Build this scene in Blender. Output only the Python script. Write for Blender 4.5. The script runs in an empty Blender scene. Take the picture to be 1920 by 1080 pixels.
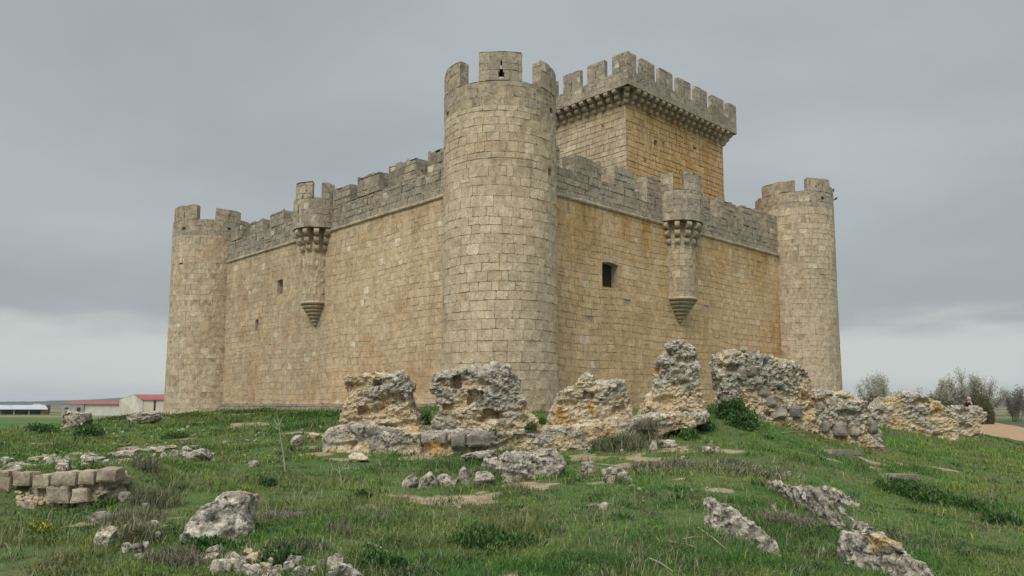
import bpy, bmesh, math, random
import numpy as np
from mathutils import Vector, noise as MN
random.seed(7)
R = math.radians
sc = bpy.context.scene
COL = sc.collection

# ------------------------------------------------------------------ camera
F = 1444.0; PITCH = math.atan(150 / F); CP, SP = math.cos(PITCH), math.sin(PITCH)
cam = bpy.data.cameras.new('camera'); camo = bpy.data.objects.new('camera', cam); COL.objects.link(camo)
cam.sensor_width = 36; cam.lens = F / 1920 * 36; cam.shift_y = 67 / 1920
cam.clip_start = .1; cam.clip_end = 20000
camo.location = (0, 0, 0); camo.rotation_euler = (R(90) + PITCH, 0, 0)
sc.camera = camo

def pd(x, y):
    u = x - 960; v = 607 - y
    return u, F * CP - v * SP, F * SP + v * CP
def at(x, y, Y):
    u, w, h = pd(x, y)
    return Vector((u / w * Y, Y, h / w * Y))

# ------------------------------------------------------------------ object helpers
WORLD = {}
def setp(o, label=None, cat=None, group=None, kind=None):
    if label: o['label'] = label
    if cat: o['category'] = cat
    if group: o['group'] = group
    if kind: o['kind'] = kind
    return o
def link(o, loc, parent=None):
    COL.objects.link(o)
    loc = Vector(loc)
    WORLD[o.name] = loc
    if parent:
        o.parent = parent; o.location = loc - WORLD[parent.name]
    else: o.location = loc
    return o
def empty(name, loc, parent=None, **k):
    o = bpy.data.objects.new(name, None); o.empty_display_size = .3
    return setp(link(o, loc, parent), **k)

class MB:
    def __init__(s): s.v = []; s.f = []; s.t = []; s.m = []
    def face(s, pts, tint=.5, mort=0.):
        n = len(s.v); s.v.extend(pts); s.f.append(tuple(range(n, n + len(pts)))); s.t.append(tint); s.m.append(mort)
    def grid(s, P, tint=.5, mort=0.):
        n = len(s.v); h = len(P); w = len(P[0])
        for r in P: s.v.extend(r)
        for i in range(h - 1):
            for j in range(w - 1):
                a = n + i * w + j
                s.f.append((a, a + 1, a + 1 + w, a + w)); s.t.append(tint if not callable(tint) else tint()); s.m.append(mort)
    def box(s, o, ex, ey, ez, lx, ly, lz, tint=.5, mort=0., taper=1.):
        o = Vector(o); c = []
        for k in (0, 1):
            q = taper if k else 1.
            for a, b in ((0, 0), (1, 0), (1, 1), (0, 1)):
                aa = .5 + (a - .5) * q; bb = .5 + (b - .5) * q
                c.append(o + ex * (lx * aa) + ey * (ly * bb) + ez * (lz * k))
        for q in ((0, 1, 2, 3)[::-1], (4, 5, 6, 7), (0, 1, 5, 4), (1, 2, 6, 5), (2, 3, 7, 6), (3, 0, 4, 7)):
            s.face([c[i] for i in q], tint, mort)
    def tube(s, pts, rads, n=6, tint=.5):
        rings = []
        for i, p in enumerate(pts):
            p = Vector(p); d = Vector(pts[min(i + 1, len(pts) - 1)]) - Vector(pts[max(i - 1, 0)])
            d.normalize(); a = d.orthogonal().normalized(); b = d.cross(a)
            rings.append([p + (a * math.cos(t) + b * math.sin(t)) * rads[i] for t in [k * 2 * math.pi / n for k in range(n)]])
        for r in rings: r.append(r[0].copy())
        s.grid(rings, tint)
    def build(s, name, mat, parent=None, smooth=False, origin=None):
        v = np.array([tuple(p) for p in s.v], dtype=np.float64)
        if origin is None:
            origin = ((v[:, 0].min() + v[:, 0].max()) / 2, (v[:, 1].min() + v[:, 1].max()) / 2, v[:, 2].min())
        me = bpy.data.meshes.new(name)
        me.from_pydata((v - np.array(tuple(origin))).tolist(), [], s.f)
        for nm, a in (('tint', s.t), ('mort', s.m)):
            at_ = me.attributes.new(nm, 'FLOAT', 'FACE'); at_.data.foreach_set('value', np.array(a, dtype=np.float32))
        if smooth: me.polygons.foreach_set('use_smooth', [True] * len(me.polygons))
        me.materials.append(mat)
        return link(bpy.data.objects.new(name, me), origin, parent)

# ------------------------------------------------------------------ material helper
class NT:
    def __init__(s, name, rough=.9):
        s.mat = bpy.data.materials.new(name); s.mat.use_nodes = True
        s.t = s.mat.node_tree; s.b = s.t.nodes['Principled BSDF']
        s.b.inputs['Roughness'].default_value = rough
        s.b.inputs['Specular IOR Level'].default_value = .2
        s._pos = None
    def n(s, ty, **k):
        n = s.t.nodes.new(ty)
        for a, v in k.items(): setattr(n, a, v)
        return n
    def put(s, sock, v):
        if isinstance(v, (bpy.types.NodeSocket,)): s.t.links.new(v, sock)
        elif isinstance(v, tuple) and len(v) == 3 and sock.type == 'RGBA': sock.default_value = (*v, 1)
        else: sock.default_value = v
    def pos(s):
        if not s._pos: s._pos = s.n('ShaderNodeNewGeometry').outputs['Position']
        return s._pos
    def attr(s, name, out='Fac'):
        a = s.n('ShaderNodeAttribute'); a.attribute_name = name; return a.outputs[out]
    def sep(s, v=None):
        q = s.n('ShaderNodeSeparateXYZ'); s.put(q.inputs[0], v or s.pos()); return q.outputs
    def scl(s, v3, vec=None):
        q = s.n('ShaderNodeVectorMath', operation='MULTIPLY'); s.put(q.inputs[0], vec or s.pos()); q.inputs[1].default_value = v3; return q.outputs[0]
    def dot(s, v3, off=0.):
        q = s.n('ShaderNodeVectorMath', operation='DOT_PRODUCT'); s.put(q.inputs[0], s.pos()); q.inputs[1].default_value = v3
        return s.math('ADD', q.outputs['Value'], off)
    def noise(s, scale, detail=4, rough=.55, vec=None, out='Fac', dist=0.):
        q = s.n('ShaderNodeTexNoise'); s.put(q.inputs['Vector'], vec or s.pos())
        q.inputs['Scale'].default_value = scale; q.inputs['Detail'].default_value = detail
        q.inputs['Roughness'].default_value = rough; q.inputs['Distortion'].default_value = dist
        return q.outputs[out]
    def vor(s, scale, vec=None, feat='F1', out='Distance'):
        q = s.n('ShaderNodeTexVoronoi', feature=feat); s.put(q.inputs['Vector'], vec or s.pos()); q.inputs['Scale'].default_value = scale
        return q.outputs[out]
    def rng(s, v, a, b, c=0., d=1., smooth=True):
        q = s.n('ShaderNodeMapRange'); q.interpolation_type = 'SMOOTHSTEP' if smooth else 'LINEAR'
        s.put(q.inputs[0], v)
        for i, x in enumerate((a, b, c, d)): q.inputs[i + 1].default_value = x
        return q.outputs[0]
    def math(s, op, a, b=0., c=0.):
        q = s.n('ShaderNodeMath', operation=op); s.put(q.inputs[0], a); s.put(q.inputs[1], b)
        if op == 'MULTIPLY_ADD': s.put(q.inputs[2], c)
        return q.outputs[0]
    def mul(s, a, b): return s.math('MULTIPLY', a, b)
    def mix(s, f, a, b, mode='MIX'):
        q = s.n('ShaderNodeMix', data_type='RGBA', blend_type=mode)
        s.put(q.inputs[0], f); s.put(q.inputs[6], a); s.put(q.inputs[7], b); return q.outputs[2]
    def bright(s, c, f):
        q = s.n('ShaderNodeVectorMath', operation='SCALE'); s.put(q.inputs[0], c); s.put(q.inputs[3], f); return q.outputs[0]
    def bump(s, h, strength=.5, dist=.03):
        q = s.n('ShaderNodeBump'); q.inputs['Strength'].default_value = strength; q.inputs['Distance'].default_value = dist
        s.put(q.inputs['Height'], h); s.t.links.new(q.outputs[0], s.b.inputs['Normal'])
    def done(s, col):
        s.put(s.b.inputs['Base Color'], col); return s.mat

def plain(name, col, rough=.8, var=.15, scale=3.):
    m = NT(name, rough)
    return m.done(m.bright(col and m.mix(0., col, col), m.rng(m.noise(scale, 5), .3, .7, 1 - var, 1 + var)))

# castle axes
AR = R(46); E1 = Vector((math.sin(AR), math.cos(AR), 0)); E2 = Vector((-math.cos(AR), math.sin(AR), 0)); EZ = Vector((0, 0, 1))
C0 = Vector((-.58, 36.6, 0))

def stone(name, c1=(.40, .325, .215), c2=(.52, .44, .31), grey=0., orange=0., ozone=None, lich=0., white=0., brown=.5, mortar=(.50, .42, .30), gzone=None, oz_lo=.1):
    m = NT(name)
    t = m.attr('tint'); mo = m.attr('mort')
    c = m.mix(t, c1, c2)
    c = m.mix(m.rng(t, 1.2, 1.3), c, (.74, .66, .52))
    c = m.bright(c, m.rng(m.noise(1., 5, .6, vec=m.scl((.9, .9, .14))), .3, .7, .90, 1.08))
    # big warm / brown clouds on the stone
    c = m.mix(m.mul(m.rng(m.noise(.45, 5, .6), .48, .70), brown), c, (.42, .28, .15))
    c = m.mix(m.mul(m.rng(m.noise(1.7, 4, .6), .5, .75), .35 * brown + .1), c, (.36, .27, .16))
    # orange mineral runs
    st = m.rng(m.noise(1., 5, .6, vec=m.scl((.9, .9, .16))), .40, .68)
    om = m.mul(st, orange)
    if ozone: om = m.mul(om, ozone(m))
    c = m.mix(om, c, (.46, .27, .075))
    # grey crust
    if grey:
        g = m.mul(m.rng(m.noise(.7, 6, .62), .28, .58), grey)
        if gzone: g = m.mul(g, gzone(m))
        c = m.mix(g, c, m.mix(t, (.21, .195, .16), (.37, .34, .275)))
    # dark lichen
    if lich:
        l = m.mul(m.rng(m.noise(5.5, 6, .68), .53, .63), lich)
        l = m.mul(l, m.rng(m.noise(.55, 3), .38, .6, .25, 1))
        c = m.mix(l, c, (.075, .073, .066))
    if white:
        w = m.mul(m.rng(m.vor(3.4), .16, .10), m.rng(m.noise(.9, 3), .5, .6))
        c = m.mix(m.mul(w, white), c, (.60, .58, .52))
    dr = m.mul(m.rng(m.noise(1., 5, .65, vec=m.scl((1.6, 1.6, .22))), .50, .66), m.rng(m.sep()[2], 7.8, 10.8))
    dr = m.mul(dr, m.rng(m.sep()[2], 11.3, 11.))
    c = m.mix(m.mul(dr, .45), c, (.23, .175, .115))
    # mortar lines take the mortar colour
    mc = m.bright(mortar and m.mix(0., mortar, mortar), m.rng(m.noise(2.3, 4), .3, .7, .55, 1.05))
    c = m.mix(m.mul(mo, .85), c, mc)
    c = m.mix(1., c, (1.05, .985, .935), 'MULTIPLY')
    # pits and grain
    fine = m.noise(14, 6, .7)
    c = m.bright(c, m.rng(fine, .28, .72, .72, 1.24))
    c = m.bright(c, m.rng(m.noise(3.2, 6, .65), .3, .7, .80, 1.16))
    pit = m.rng(m.noise(9, 3, .5), .68, .74)
    pit = m.mul(pit, m.rng(m.noise(1.1, 2), .45, .6))
    c = m.mix(m.mul(pit, .75), c, (.05, .04, .03))
    h = m.math('ADD', m.mul(m.noise(4.5, 6, .65), 1.), m.mul(fine, .6))
    h = m.math('SUBTRACT', h, m.mul(pit, .8))
    m.bump(h, .6, .05)
    return m.done(c)

TOP = lambda m: m.math('ADD', m.rng(m.sep()[2], 6.5, 10.5, .15, 1), m.rng(m.dot(tuple(E1), -C0.dot(E1)), 24, 28.5, 0, .9))
M_TOWER = stone('stone_tower', (.50, .425, .31), (.67, .59, .455), grey=.15, orange=.15, lich=.1, brown=.5)
M_TOWERTOP = stone('stone_tower_crown', (.37, .325, .25), (.54, .48, .38), grey=.55, orange=0, lich=.85, white=.1, brown=.3)
M_WALLR = stone('stone_wall_warm', (.57, .415, .235), (.73, .575, .365), grey=.03, orange=.9, ozone=TOP, lich=.06, brown=.4)
M_WALLL = stone('stone_wall_pale', (.52, .405, .265), (.65, .53, .365), grey=.33, orange=.45, lich=.12, brown=.7,
                ozone=lambda m: m.rng(m.sep()[2], 4.5, 0, .1, 1),
                gzone=lambda m: m.rng(m.dot(tuple(E2), -C0.dot(E2)), 14, 18, .12, 1))
M_PARA = stone('stone_parapet_grey', (.20, .185, .155), (.44, .395, .315), grey=.6, lich=1., white=.7, brown=.35, mortar=(.55, .50, .40))
M_PARAR = stone('stone_parapet_pale', (.36, .32, .25), (.54, .485, .385), grey=.55, lich=.85, white=.2, brown=.2, orange=.1, mortar=(.5, .45, .36))
M_KEEPR = stone('stone_keep_ochre', (.55, .385, .19), (.69, .52, .29), orange=1., grey=.05, lich=.05, brown=.5, mortar=(.26, .18, .10),
                ozone=lambda m: m.rng(m.sep()[2], 13, 20, .35, 1))
M_KEEPL = stone('stone_keep_pale', (.46, .385, .275), (.62, .54, .41), orange=.45, grey=.2, brown=.2,
                ozone=lambda m: m.rng(m.sep()[2], 17, 20, .2, 1))
M_KEEPTOP = stone('stone_keep_crown', (.32, .285, .23), (.49, .44, .355), grey=.55, lich=1., white=.9, brown=.1)
M_CORBEL = stone('stone_corbel', (.42, .36, .27), (.56, .49, .38), grey=.25, lich=.25, brown=.4)
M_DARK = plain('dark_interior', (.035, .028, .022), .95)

# ------------------------------------------------------------------ masonry
def planeS(o, e, n):
    return lambda u, z, d=0.: Vector((o.x + e.x * u + n.x * d, o.y + e.y * u + n.y * d, z))
def cylS(c, r, batter=0.):
    def S(u, z, d=0.):
        a = u / r; q = r + d + batter * max(0., (6 - z)) / 6
        return Vector((c.x + q * math.cos(a), c.y + q * math.sin(a), z))
    return S

def rect_minus(r, holes):
    out = [r]
    for h in holes:
        nx = []
        for (a, b, c, d) in out:
            if h[1] <= a or h[0] >= b or h[3] <= c or h[2] >= d: nx.append((a, b, c, d)); continue
            if h[0] > a: nx.append((a, h[0], c, d))
            if h[1] < b: nx.append((h[1], b, c, d))
            a2, b2 = max(a, h[0]), min(b, h[1])
            if h[2] > c: nx.append((a2, b2, c, h[2]))
            if h[3] < d: nx.append((a2, b2, h[3], d))
        out = nx
    return [q for q in out if q[1] - q[0] > .05 and q[3] - q[2] > .04]

def masonry(mb, S, u0, u1, z0, z1, course=.42, bw=.62, holes=(), proud=.016, gap=(.004, .013), ragged=0., back=-.045, wave=.06, seed=0, joint=.5):
    """courses of separate worn blocks standing a few cm off a mortar bed"""
    rd = random.Random(int(seed * 97 + u0 * 13 + z0 * 7) + 5)
    def wz(u, z):
        f = min(1., (z - z0) / .6, (z1 - z) / .6); f = max(0., f)
        return z + wave * f * MN.noise(Vector((u * .22 + seed, z * .35, seed * 3.1)))*1.6
    z = z0; first = True
    while z < z1 - .01:
        h = course * rd.uniform(.74, 1.26)
        if z1 - (z + h) < course * .45: h = z1 - z
        toprow = z + h >= z1 - .01
        big = rd.uniform(.85, 1.25)
        u = u0 - rd.uniform(0, bw)
        while u < u1:
            w = bw * big * rd.choice((.55, .8, .95, 1., 1.15, 1.4)) * rd.uniform(.9, 1.1)
            a, b = max(u, u0), min(u + w, u1); u += w
            if b - a < .06: continue
            if b + .18 > u1: b = u1; u = u1
            if rd.random() < .04 and h > .36:
                subs = [(a, b, z, z + h * .5), (a, b, z + h * .5, z + h)]
            else: subs = [(a, b, z, z + h)]
            for sub in subs:
                for (p, q, c, d) in rect_minus(sub, holes):
                    if toprow and ragged and d >= z1 - .01:
                        d = d - rd.random() ** 2 * ragged
                    nz = .5 + .5 * MN.noise(Vector((p * .3, c * .3, seed)))
                    g = rd.uniform(*gap) * (.5 + nz)
                    j = lambda k=1.: rd.uniform(-.011, .011) * k
                    pr = rd.uniform(0, proud) ; tint = min(1, max(0, rd.gauss(.5, .2) + .35 * MN.noise(Vector((p * .25, c * .3, seed + 7)))))
                    if rd.random() < .018: tint = 1.5
                    if rd.random() < .007 and not toprow: continue
                    e = min(.07, (q - p) * .14, (d - c) * .17) * rd.uniform(.1, 1.) ** 1.5
                    pts = [(p + g + e, c + g), (q - g - e, c + g), (q - g, c + g + e), (q - g, d - g - e), (q - g - e, d - g), (p + g + e, d - g), (p + g, d - g - e), (p + g, c + g + e)]
                    pts = [(x + j(), y + j()) for x, y in pts]
                    tl = (rd.uniform(-.012, .012), rd.uniform(-.012, .012)); mu, mz = (p + q) / 2, (c + d) / 2
                    fr = [S(x, wz(x, y), pr + tl[0] * (x - mu) * 2 + tl[1] * (y - mz) * 2) for x, y in pts]
                    n0 = len(mb.v); bk = [S(x + (mu - x) * -.02, wz(x, y), back) for x, y in pts]
                    mb.v.extend(fr); mb.v.extend(bk)
                    mb.f.append(tuple(range(n0, n0 + 8))); mb.t.append(tint); mb.m.append(0.)
                    for k in range(8):
                        k2 = (k + 1) % 8
                        mb.f.append((n0 + k2, n0 + k, n0 + 8 + k, n0 + 8 + k2)); mb.t.append(tint); mb.m.append(.3)
        z += h
    # mortar bed: depth drifts between flush pointing and open joints
    us = sorted({u0, u1, *[h[0] for h in holes], *[h[1] for h in holes]} | {u0 + (u1 - u0) * k / max(1, int((u1 - u0) / .45)) for k in range(max(1, int((u1 - u0) / .45)))})
    zs = sorted({z0, z1 - ragged, *[h[2] for h in holes], *[h[3] for h in holes]} | {z0 + (z1 - ragged - z0) * k / max(1, int((z1 - z0) / .6)) for k in range(max(1, int((z1 - z0) / .6)))})
    def bed(u, z_):
        k = .5 + .9 * MN.noise(Vector((u * .16 + 3, z_ * .2, seed * 1.7 + 9))) + (joint - .5)
        return -.002 if k < .55 else (-.034 if k > .9 else -.002 - (k - .55) / .35 * .032)
    for i in range(len(us) - 1):
        for k in range(len(zs) - 1):
            um, zm = (us[i] + us[i + 1]) / 2, (zs[k] + zs[k + 1]) / 2
            if any(h[0] < um < h[1] and h[2] < zm < h[3] for h in holes): continue
            mb.face([S(a, b, bed(a, b)) for a, b in ((us[i], zs[k]), (us[i + 1], zs[k]), (us[i + 1], zs[k + 1]), (us[i], zs[k + 1]))], .5, 1.)

def slab(mb, S, u0, u1, z0, z1, T=.6, holes=(), ragged=.06, ends=(1, 1), top=True, **k):
    """solid piece of wall: masonry face, inner face, ends, uneven top; holes go right through"""
    masonry(mb, S, u0, u1, z0, z1, holes=holes, ragged=ragged, **k)
    n = max(1, int((u1 - u0) / .35)); us = sorted({u0 + (u1 - u0) * i / n for i in range(n + 1)} | {h[0] for h in holes} | {h[1] for h in holes})
    zt = z1 - ragged * .5
    zs = sorted({z0, zt} | {h[2] for h in holes} | {h[3] for h in holes} | {z0 + (zt - z0) * q / max(1, int((zt - z0) / .45)) for q in range(max(1, int((zt - z0) / .45)))})
    for i in range(len(us) - 1):
        for q in range(len(zs) - 1):
            um, zm = (us[i] + us[i + 1]) / 2, (zs[q] + zs[q + 1]) / 2
            if any(h[0] < um < h[1] and h[2] < zm < h[3] for h in holes): continue
            mb.face([S(a, b, -T) for a, b in ((us[i + 1], zs[q]), (us[i], zs[q]), (us[i], zs[q + 1]), (us[i + 1], zs[q + 1]))], random.random())
    for h in holes:
        for (a, b) in (((h[0], h[2]), (h[1], h[2])), ((h[1], h[2]), (h[1], h[3])), ((h[1], h[3]), (h[0], h[3])), ((h[0], h[3]), (h[0], h[2]))):
            mb.face([S(a[0], a[1], -.01), S(b[0], b[1], -.01), S(b[0], b[1], -T), S(a[0], a[1], -T)], .5)
    if top:
        rows = []
        m = max(2, int(T / .25))
        for q in range(m + 1):
            rows.append([S(u, zt + random.uniform(-.03, .035), -.01 - (T - .01) * q / m) for u in us])
        mb.grid(rows, lambda: random.random() * .8, 0.)
    for en, u in ((0, u0), (1, u1)):
        if not ends[en]: continue
        z = z0
        while z < zt - .01:
            h = min(.42 * random.uniform(.8, 1.2), zt - z)
            d = 0.
            while d < T - .01:
                w = min(random.choice((.3, .6, .45)), T - d)
                if T - d - w < .12: w = T - d
                g = .008; pr = random.uniform(-.004, .012) * (1 if en else -1)
                q = [(d + g, z + g), (d + w - g, z + g), (d + w - g, z + h - g), (d + g, z + h - g)]
                mb.face([S(u + pr, b, -a) for a, b in q], random.random())
                d += w
            z += h
        mb.face([S(u - (.012 if en else -.012), z0, 0), S(u - (.012 if en else -.012), z0, -T), S(u - (.012 if en else -.012), zt - .03, -T), S(u - (.012 if en else -.012), zt - .03, 0)], .5, 1.)

def recess(mb, S, h, depth=.5, T=.05):
    for (a, b) in (((h[0], h[2]), (h[1], h[2])), ((h[1], h[2]), (h[1], h[3])), ((h[1], h[3]), (h[0], h[3])), ((h[0], h[3]), (h[0], h[2]))):
        mb.face([S(a[0], a[1], .0), S(b[0], b[1], .0), S(b[0], b[1], -depth), S(a[0], a[1], -depth)], .6)
def opening(castle_part, S, h, depth, name='window', arch=False, mat=None):
    f = MB()
    recess(f, S, h, depth)
    if arch:  # segmental head stone
        w = h[1] - h[0]; n = 8; rise = .09
        top = [S(h[0] - .12 + (w + .24) * i / n, h[3] + .30, .015) for i in range(n + 1)]
        bot = [S(h[0] + w * i / n, h[3] - rise * ((2 * i / n - 1) ** 2), .015) for i in range(n + 1)]
        bot_in = [S(h[0] + w * i / n, h[3] - rise * ((2 * i / n - 1) ** 2), -depth) for i in range(n + 1)]
        f.grid([bot, top], .75); f.grid([bot, bot_in], .6)
    o = f.build(name, mat or M_KEEPL, castle_part)
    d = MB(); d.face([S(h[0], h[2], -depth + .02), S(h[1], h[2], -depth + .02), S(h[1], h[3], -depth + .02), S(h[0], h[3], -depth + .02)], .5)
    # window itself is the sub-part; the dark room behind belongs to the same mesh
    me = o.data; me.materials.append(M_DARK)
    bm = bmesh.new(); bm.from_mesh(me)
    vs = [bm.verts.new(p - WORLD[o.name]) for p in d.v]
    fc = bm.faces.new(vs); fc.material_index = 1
    bm.to_mesh(me); bm.free()
    return o

castle = empty('castle', (C0.x, C0.y, -.6), label='pale limestone castle with a tall square tower and round corner towers on the grassy mound', cat='castle')

ZB = -1.1
# ---- curtain walls
S_R = planeS(C0, E1, -E2)
S_L = planeS(C0, -E2, -E1)      # u runs from -t to 0
ZS = 10.92
def curtain(S, u0, u1, mat, pmat, merl, holes, wins, seed, thick=1.6):
    cw = MB()
    masonry(cw, S, u0, u1, ZB, ZS, holes=[h[:4] for h in holes], seed=seed, course=.38, bw=.52, joint=.72 if seed < 3 else .42, wave=.1)
    # inner face and wall walk
    cw.face([S(u1, ZB, -thick), S(u0, ZB, -thick), S(u0, ZS + .9, -thick), S(u1, ZS + .9, -thick)], .4)
    cw.face([S(u0, ZS + .9, -.5), S(u1, ZS + .9, -.5), S(u1, ZS + .9, -thick), S(u0, ZS + .9, -thick)], .4)
    o = cw.build('curtain_wall', mat, castle)
    # string course: rounded roll below the parapet
    st = MB(); n = int((u1 - u0) / .4); rows = []
    prof = [(0., -.14), (.06, -.13), (.11, -.07), (.12, 0.), (.10, .06), (.04, .09)]
    for (d, dz) in prof:
        rows.append([S(u0 + (u1 - u0) * i / n, ZS + dz + .02 * MN.noise(Vector((i * .7, seed, dz * 5))), d + .015 * MN.noise(Vector((i * .9, seed + 4, dz)))) for i in range(n + 1)])
    st.grid(rows, lambda: random.random())
    st.build('string_course', M_CORBEL, o)
    pa = MB(); slits = [(m_[0] + (m_[1] - m_[0]) * .5 - .05, m_[0] + (m_[1] - m_[0]) * .5 + .05, 11.75, 12.3) for m_ in merl if m_[1] - m_[0] > 1.4]
    slab(pa, S, u0, u1, ZS + .08, 12.45, T=.9, ragged=.1, seed=seed + 1, course=.37, bw=.48, proud=.05, ends=(0, 0), joint=.1, gap=(.012, .03), holes=slits)
    pa.build('parapet', pmat, o)
    for (a, b, zt) in merl:
        mm = MB(); slab(mm, S, a, b, 12.42, zt, T=.9, ragged=.25, seed=a, course=.36, bw=.48, proud=.05, joint=.1, gap=(.012, .03), wave=.02)
        mm.build('merlon', pmat, o)
    for w in wins:
        opening(o, S, w[0], w[1], w[2], w[3])
    return o
wr = [((7.72, 9.12, 6.45, 7.85), .5, 'window', True), ((21.4, 21.5, 4.9, 5.2), .3, 'loophole', False)]
ml = [(-6.1, -4.0, 13.62), (-9.4, -6.8, 13.68), (-12.7, -10.4, 13.7), (-15.5, -13.5, 13.6), (-24., -21.9, 13.5), (-27.1, -25., 13.42), (-30.4, -28.6, 13.45)]
ml[0] = (-5.75, -3.6, 13.65)
mr = [(5.5, 7.75, 13.5), (8.9, 10.8, 13.6), (12.0, 13.7, 13.65), (19.2, 21., 13.72), (19.95 + 2.6, 24.3, 13.8), (25.8, 27.5, 13.85), (28.5, 29.9, 13.95)]
mr = [(3.0, 4.3, 13.6), (5.5, 7.75, 13.5), (8.9, 10.8, 13.6), (12.0, 13.7, 13.7), (18.2, 19.0, 13.6), (19.9, 22.3, 13.8), (23.2, 25.7, 13.9), (26.5, 28.4, 13.95)]
wl = [((-22.6, -21.8, 7.5, 8.6), .6, 'window', False), ((-25.75, -25.25, 5.25, 6.05), .45, 'loophole', False)]
cwR = curtain(S_R, 2.0, 30., M_WALLR, M_PARAR, mr, [w[0] for w in wr], wr, 2.)
cwL = curtain(S_L, -32.8, -2.0, M_WALLL, M_PARA, ml, [w[0] for w in wl], wl, 5.)
# foot course along the left wall
pl = MB(); slab(pl, planeS(C0 - E1 * .35, -E2, -E1), -31.5, -1.5, -1.2, .02, T=.4, ragged=.05, seed=3, course=.34, bw=.6, proud=.05, gap=(.01, .03))
pl.build('wall_foot', stone('stone_foot', (.30, .27, .21), (.42, .38, .3), grey=.5, lich=.35, brown=.2), cwL)

# ---- round towers
def tower(c, r, zt, sill, merl, seed, phi_rng=(-115, 115), keyholes=(), holes=(), gorge=None, z_cr=None, crown_T=.55, slits=()):
    phi0 = math.degrees(math.atan2(-c.y, -c.x))
    A = lambda d: R(phi0 + d) * r
    S = cylS(c, r, .06)
    body = MB()
    zc = z_cr or sill - 1.2
    hl = [(A(h[0]), A(h[1]), h[2], h[3]) for h in holes]
    masonry(body, S, A(phi_rng[0]), A(phi_rng[1]), ZB, zc, holes=hl, seed=seed, course=.41, bw=.52, joint=.45)
    # rear half towards the courtyard, plain
    g = [[S(A(phi_rng[1] + (360 - phi_rng[1] + phi_rng[0]) * i / 12), z, -.02) for i in range(13)] for z in (ZB, zc)]
    body.grid(g, .5)
    body.grid([[c + Vector((math.cos(k / 24 * 6.2832) * q, math.sin(k / 24 * 6.2832) * q, sill - .9)) for k in range(25)] for q in (.01, r - .1)], .3)
    o = body.build('corner_tower', M_TOWER, castle)
    for h in hl: opening(o, S, h, .45, 'loophole')
    cr = MB()
    kh = [(A(k[0]) - .06, A(k[0]) + .06, k[1], sill - .05) for k in keyholes if k[1] < sill]
    thr = [(A(k[0]) - .16, A(k[0]) + .16, k[1] - .0, k[1] + .25) for k in keyholes if k[1] < sill - .3]
    slab(cr, S, A(-180), A(180) , zc, sill, T=crown_T, ragged=.06, seed=seed + 1, course=.42, bw=.62, ends=(0, 0), joint=.4, holes=thr)
    cr.build('crown_wall', M_TOWERTOP, o)
    for (a, b, dz) in merl:
        hs = [q for k in keyholes if a < k[0] < b for q in (((A(k[0]) - .04, A(k[0]) + .04, sill + .5, sill + .9), (A(k[0]) - .14, A(k[0]) + .14, sill + .06, sill + .36), (A(k[0]) - .08, A(k[0]) + .08, sill + .36, sill + .5)) if k[1] > sill - .3 else ((A(k[0]) - .035, A(k[0]) + .035, sill + .1, sill + .6),))]
        mm = MB(); slab(mm, S, A(a), A(b), sill - .02, zt + dz, T=crown_T, ragged=.1, seed=seed + a, course=.4, bw=.6, joint=.3, wave=.02, holes=hs)
        mm.build('merlon', M_TOWERTOP, o)
    return o, S, A
TL = C0 + E2 * 33.8; TR = C0 + E1 * 31.0
RM = 2.74
# main tower: sill z from y~195/141
tw0, S0, A0 = tower(C0, RM, 16.05, 14.75,
    [(-21, 21.5, .1), (-92, -43, -.05), (44, 88, 0.), (108, 148, 0.), (-152, -110, 0.)], 11.,
    keyholes=[(1, 14.55), (-66, 13.6), (62, 13.7)], holes=[(55, 62, 10.62, 10.97)], phi_rng=(-150, 150))
tw1, S1, A1 = tower(TL, 2.98, 15.2, 14.1, [(-74, -24, .06), (3, 42, -.15), (44, 76, -.75), (112, 150, -.2), (-165, -120, 0)], 21.,
    keyholes=[(-45, 13.3), (22, 13.4)], holes=[(-52, -44, 10.62, 10.76)], phi_rng=(-150, 150))
tw2, S2, A2 = tower(TR, 2.84, 16.5, 15.6, [(20, 65, .1), (67, 100, -.35), (-52, 3, -.05), (125, 160, -.3), (-150, -110, -.2)], 31.,
    keyholes=[(46, 14.95)], phi_rng=(-150, 150))

# ---- keep
KP = C0 + E1 * 14.55 + E2 * 3.2; KL1, KL2 = 13.9, 12.5; OV = .8
KW = KP + E1 * OV + E2 * OV
keep = empty('keep', (KW.x, KW.y, 0), castle)
L1, L2 = KL1 - 2 * OV, KL2 - 2 * OV
ZK = 21.05
def kface(o, e, n, L, mat, holes, seed, detail=True):
    S = planeS(o, e, n); b = MB()
    if detail: masonry(b, S, 0, L, 8., ZK + .2, holes=[h for h in holes], seed=seed, course=.40, bw=.55, proud=.035, gap=(.012, .028), joint=.75)
    else: b.grid([[S(L * i / 8, z, 0) for i in range(9)] for z in (8, 15, ZK + .2)], lambda: random.random())
    ob = b.build('wall', mat, keep)
    for h in holes: opening(ob, S, h, .35, 'loophole')
kface(KW, E1, -E2, L1, M_KEEPR, [(3.15, 3.5, 18.05, 18.4), (4.15, 4.4, 18.2, 18.55), (8.1, 8.5, 18.9, 19.05)], 41)
kface(KW + E2 * L2, -E2, -E1, L2, M_KEEPL, [(8.8, 8.95, 19., 19.15)], 43)
kface(KW + E1 * L1, E2, E1, L2, M_KEEPR, [], 45, False)
kface(KW + E1 * L1 + E2 * L2, -E1, E2, L1, M_KEEPL, [], 47, False)
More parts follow.
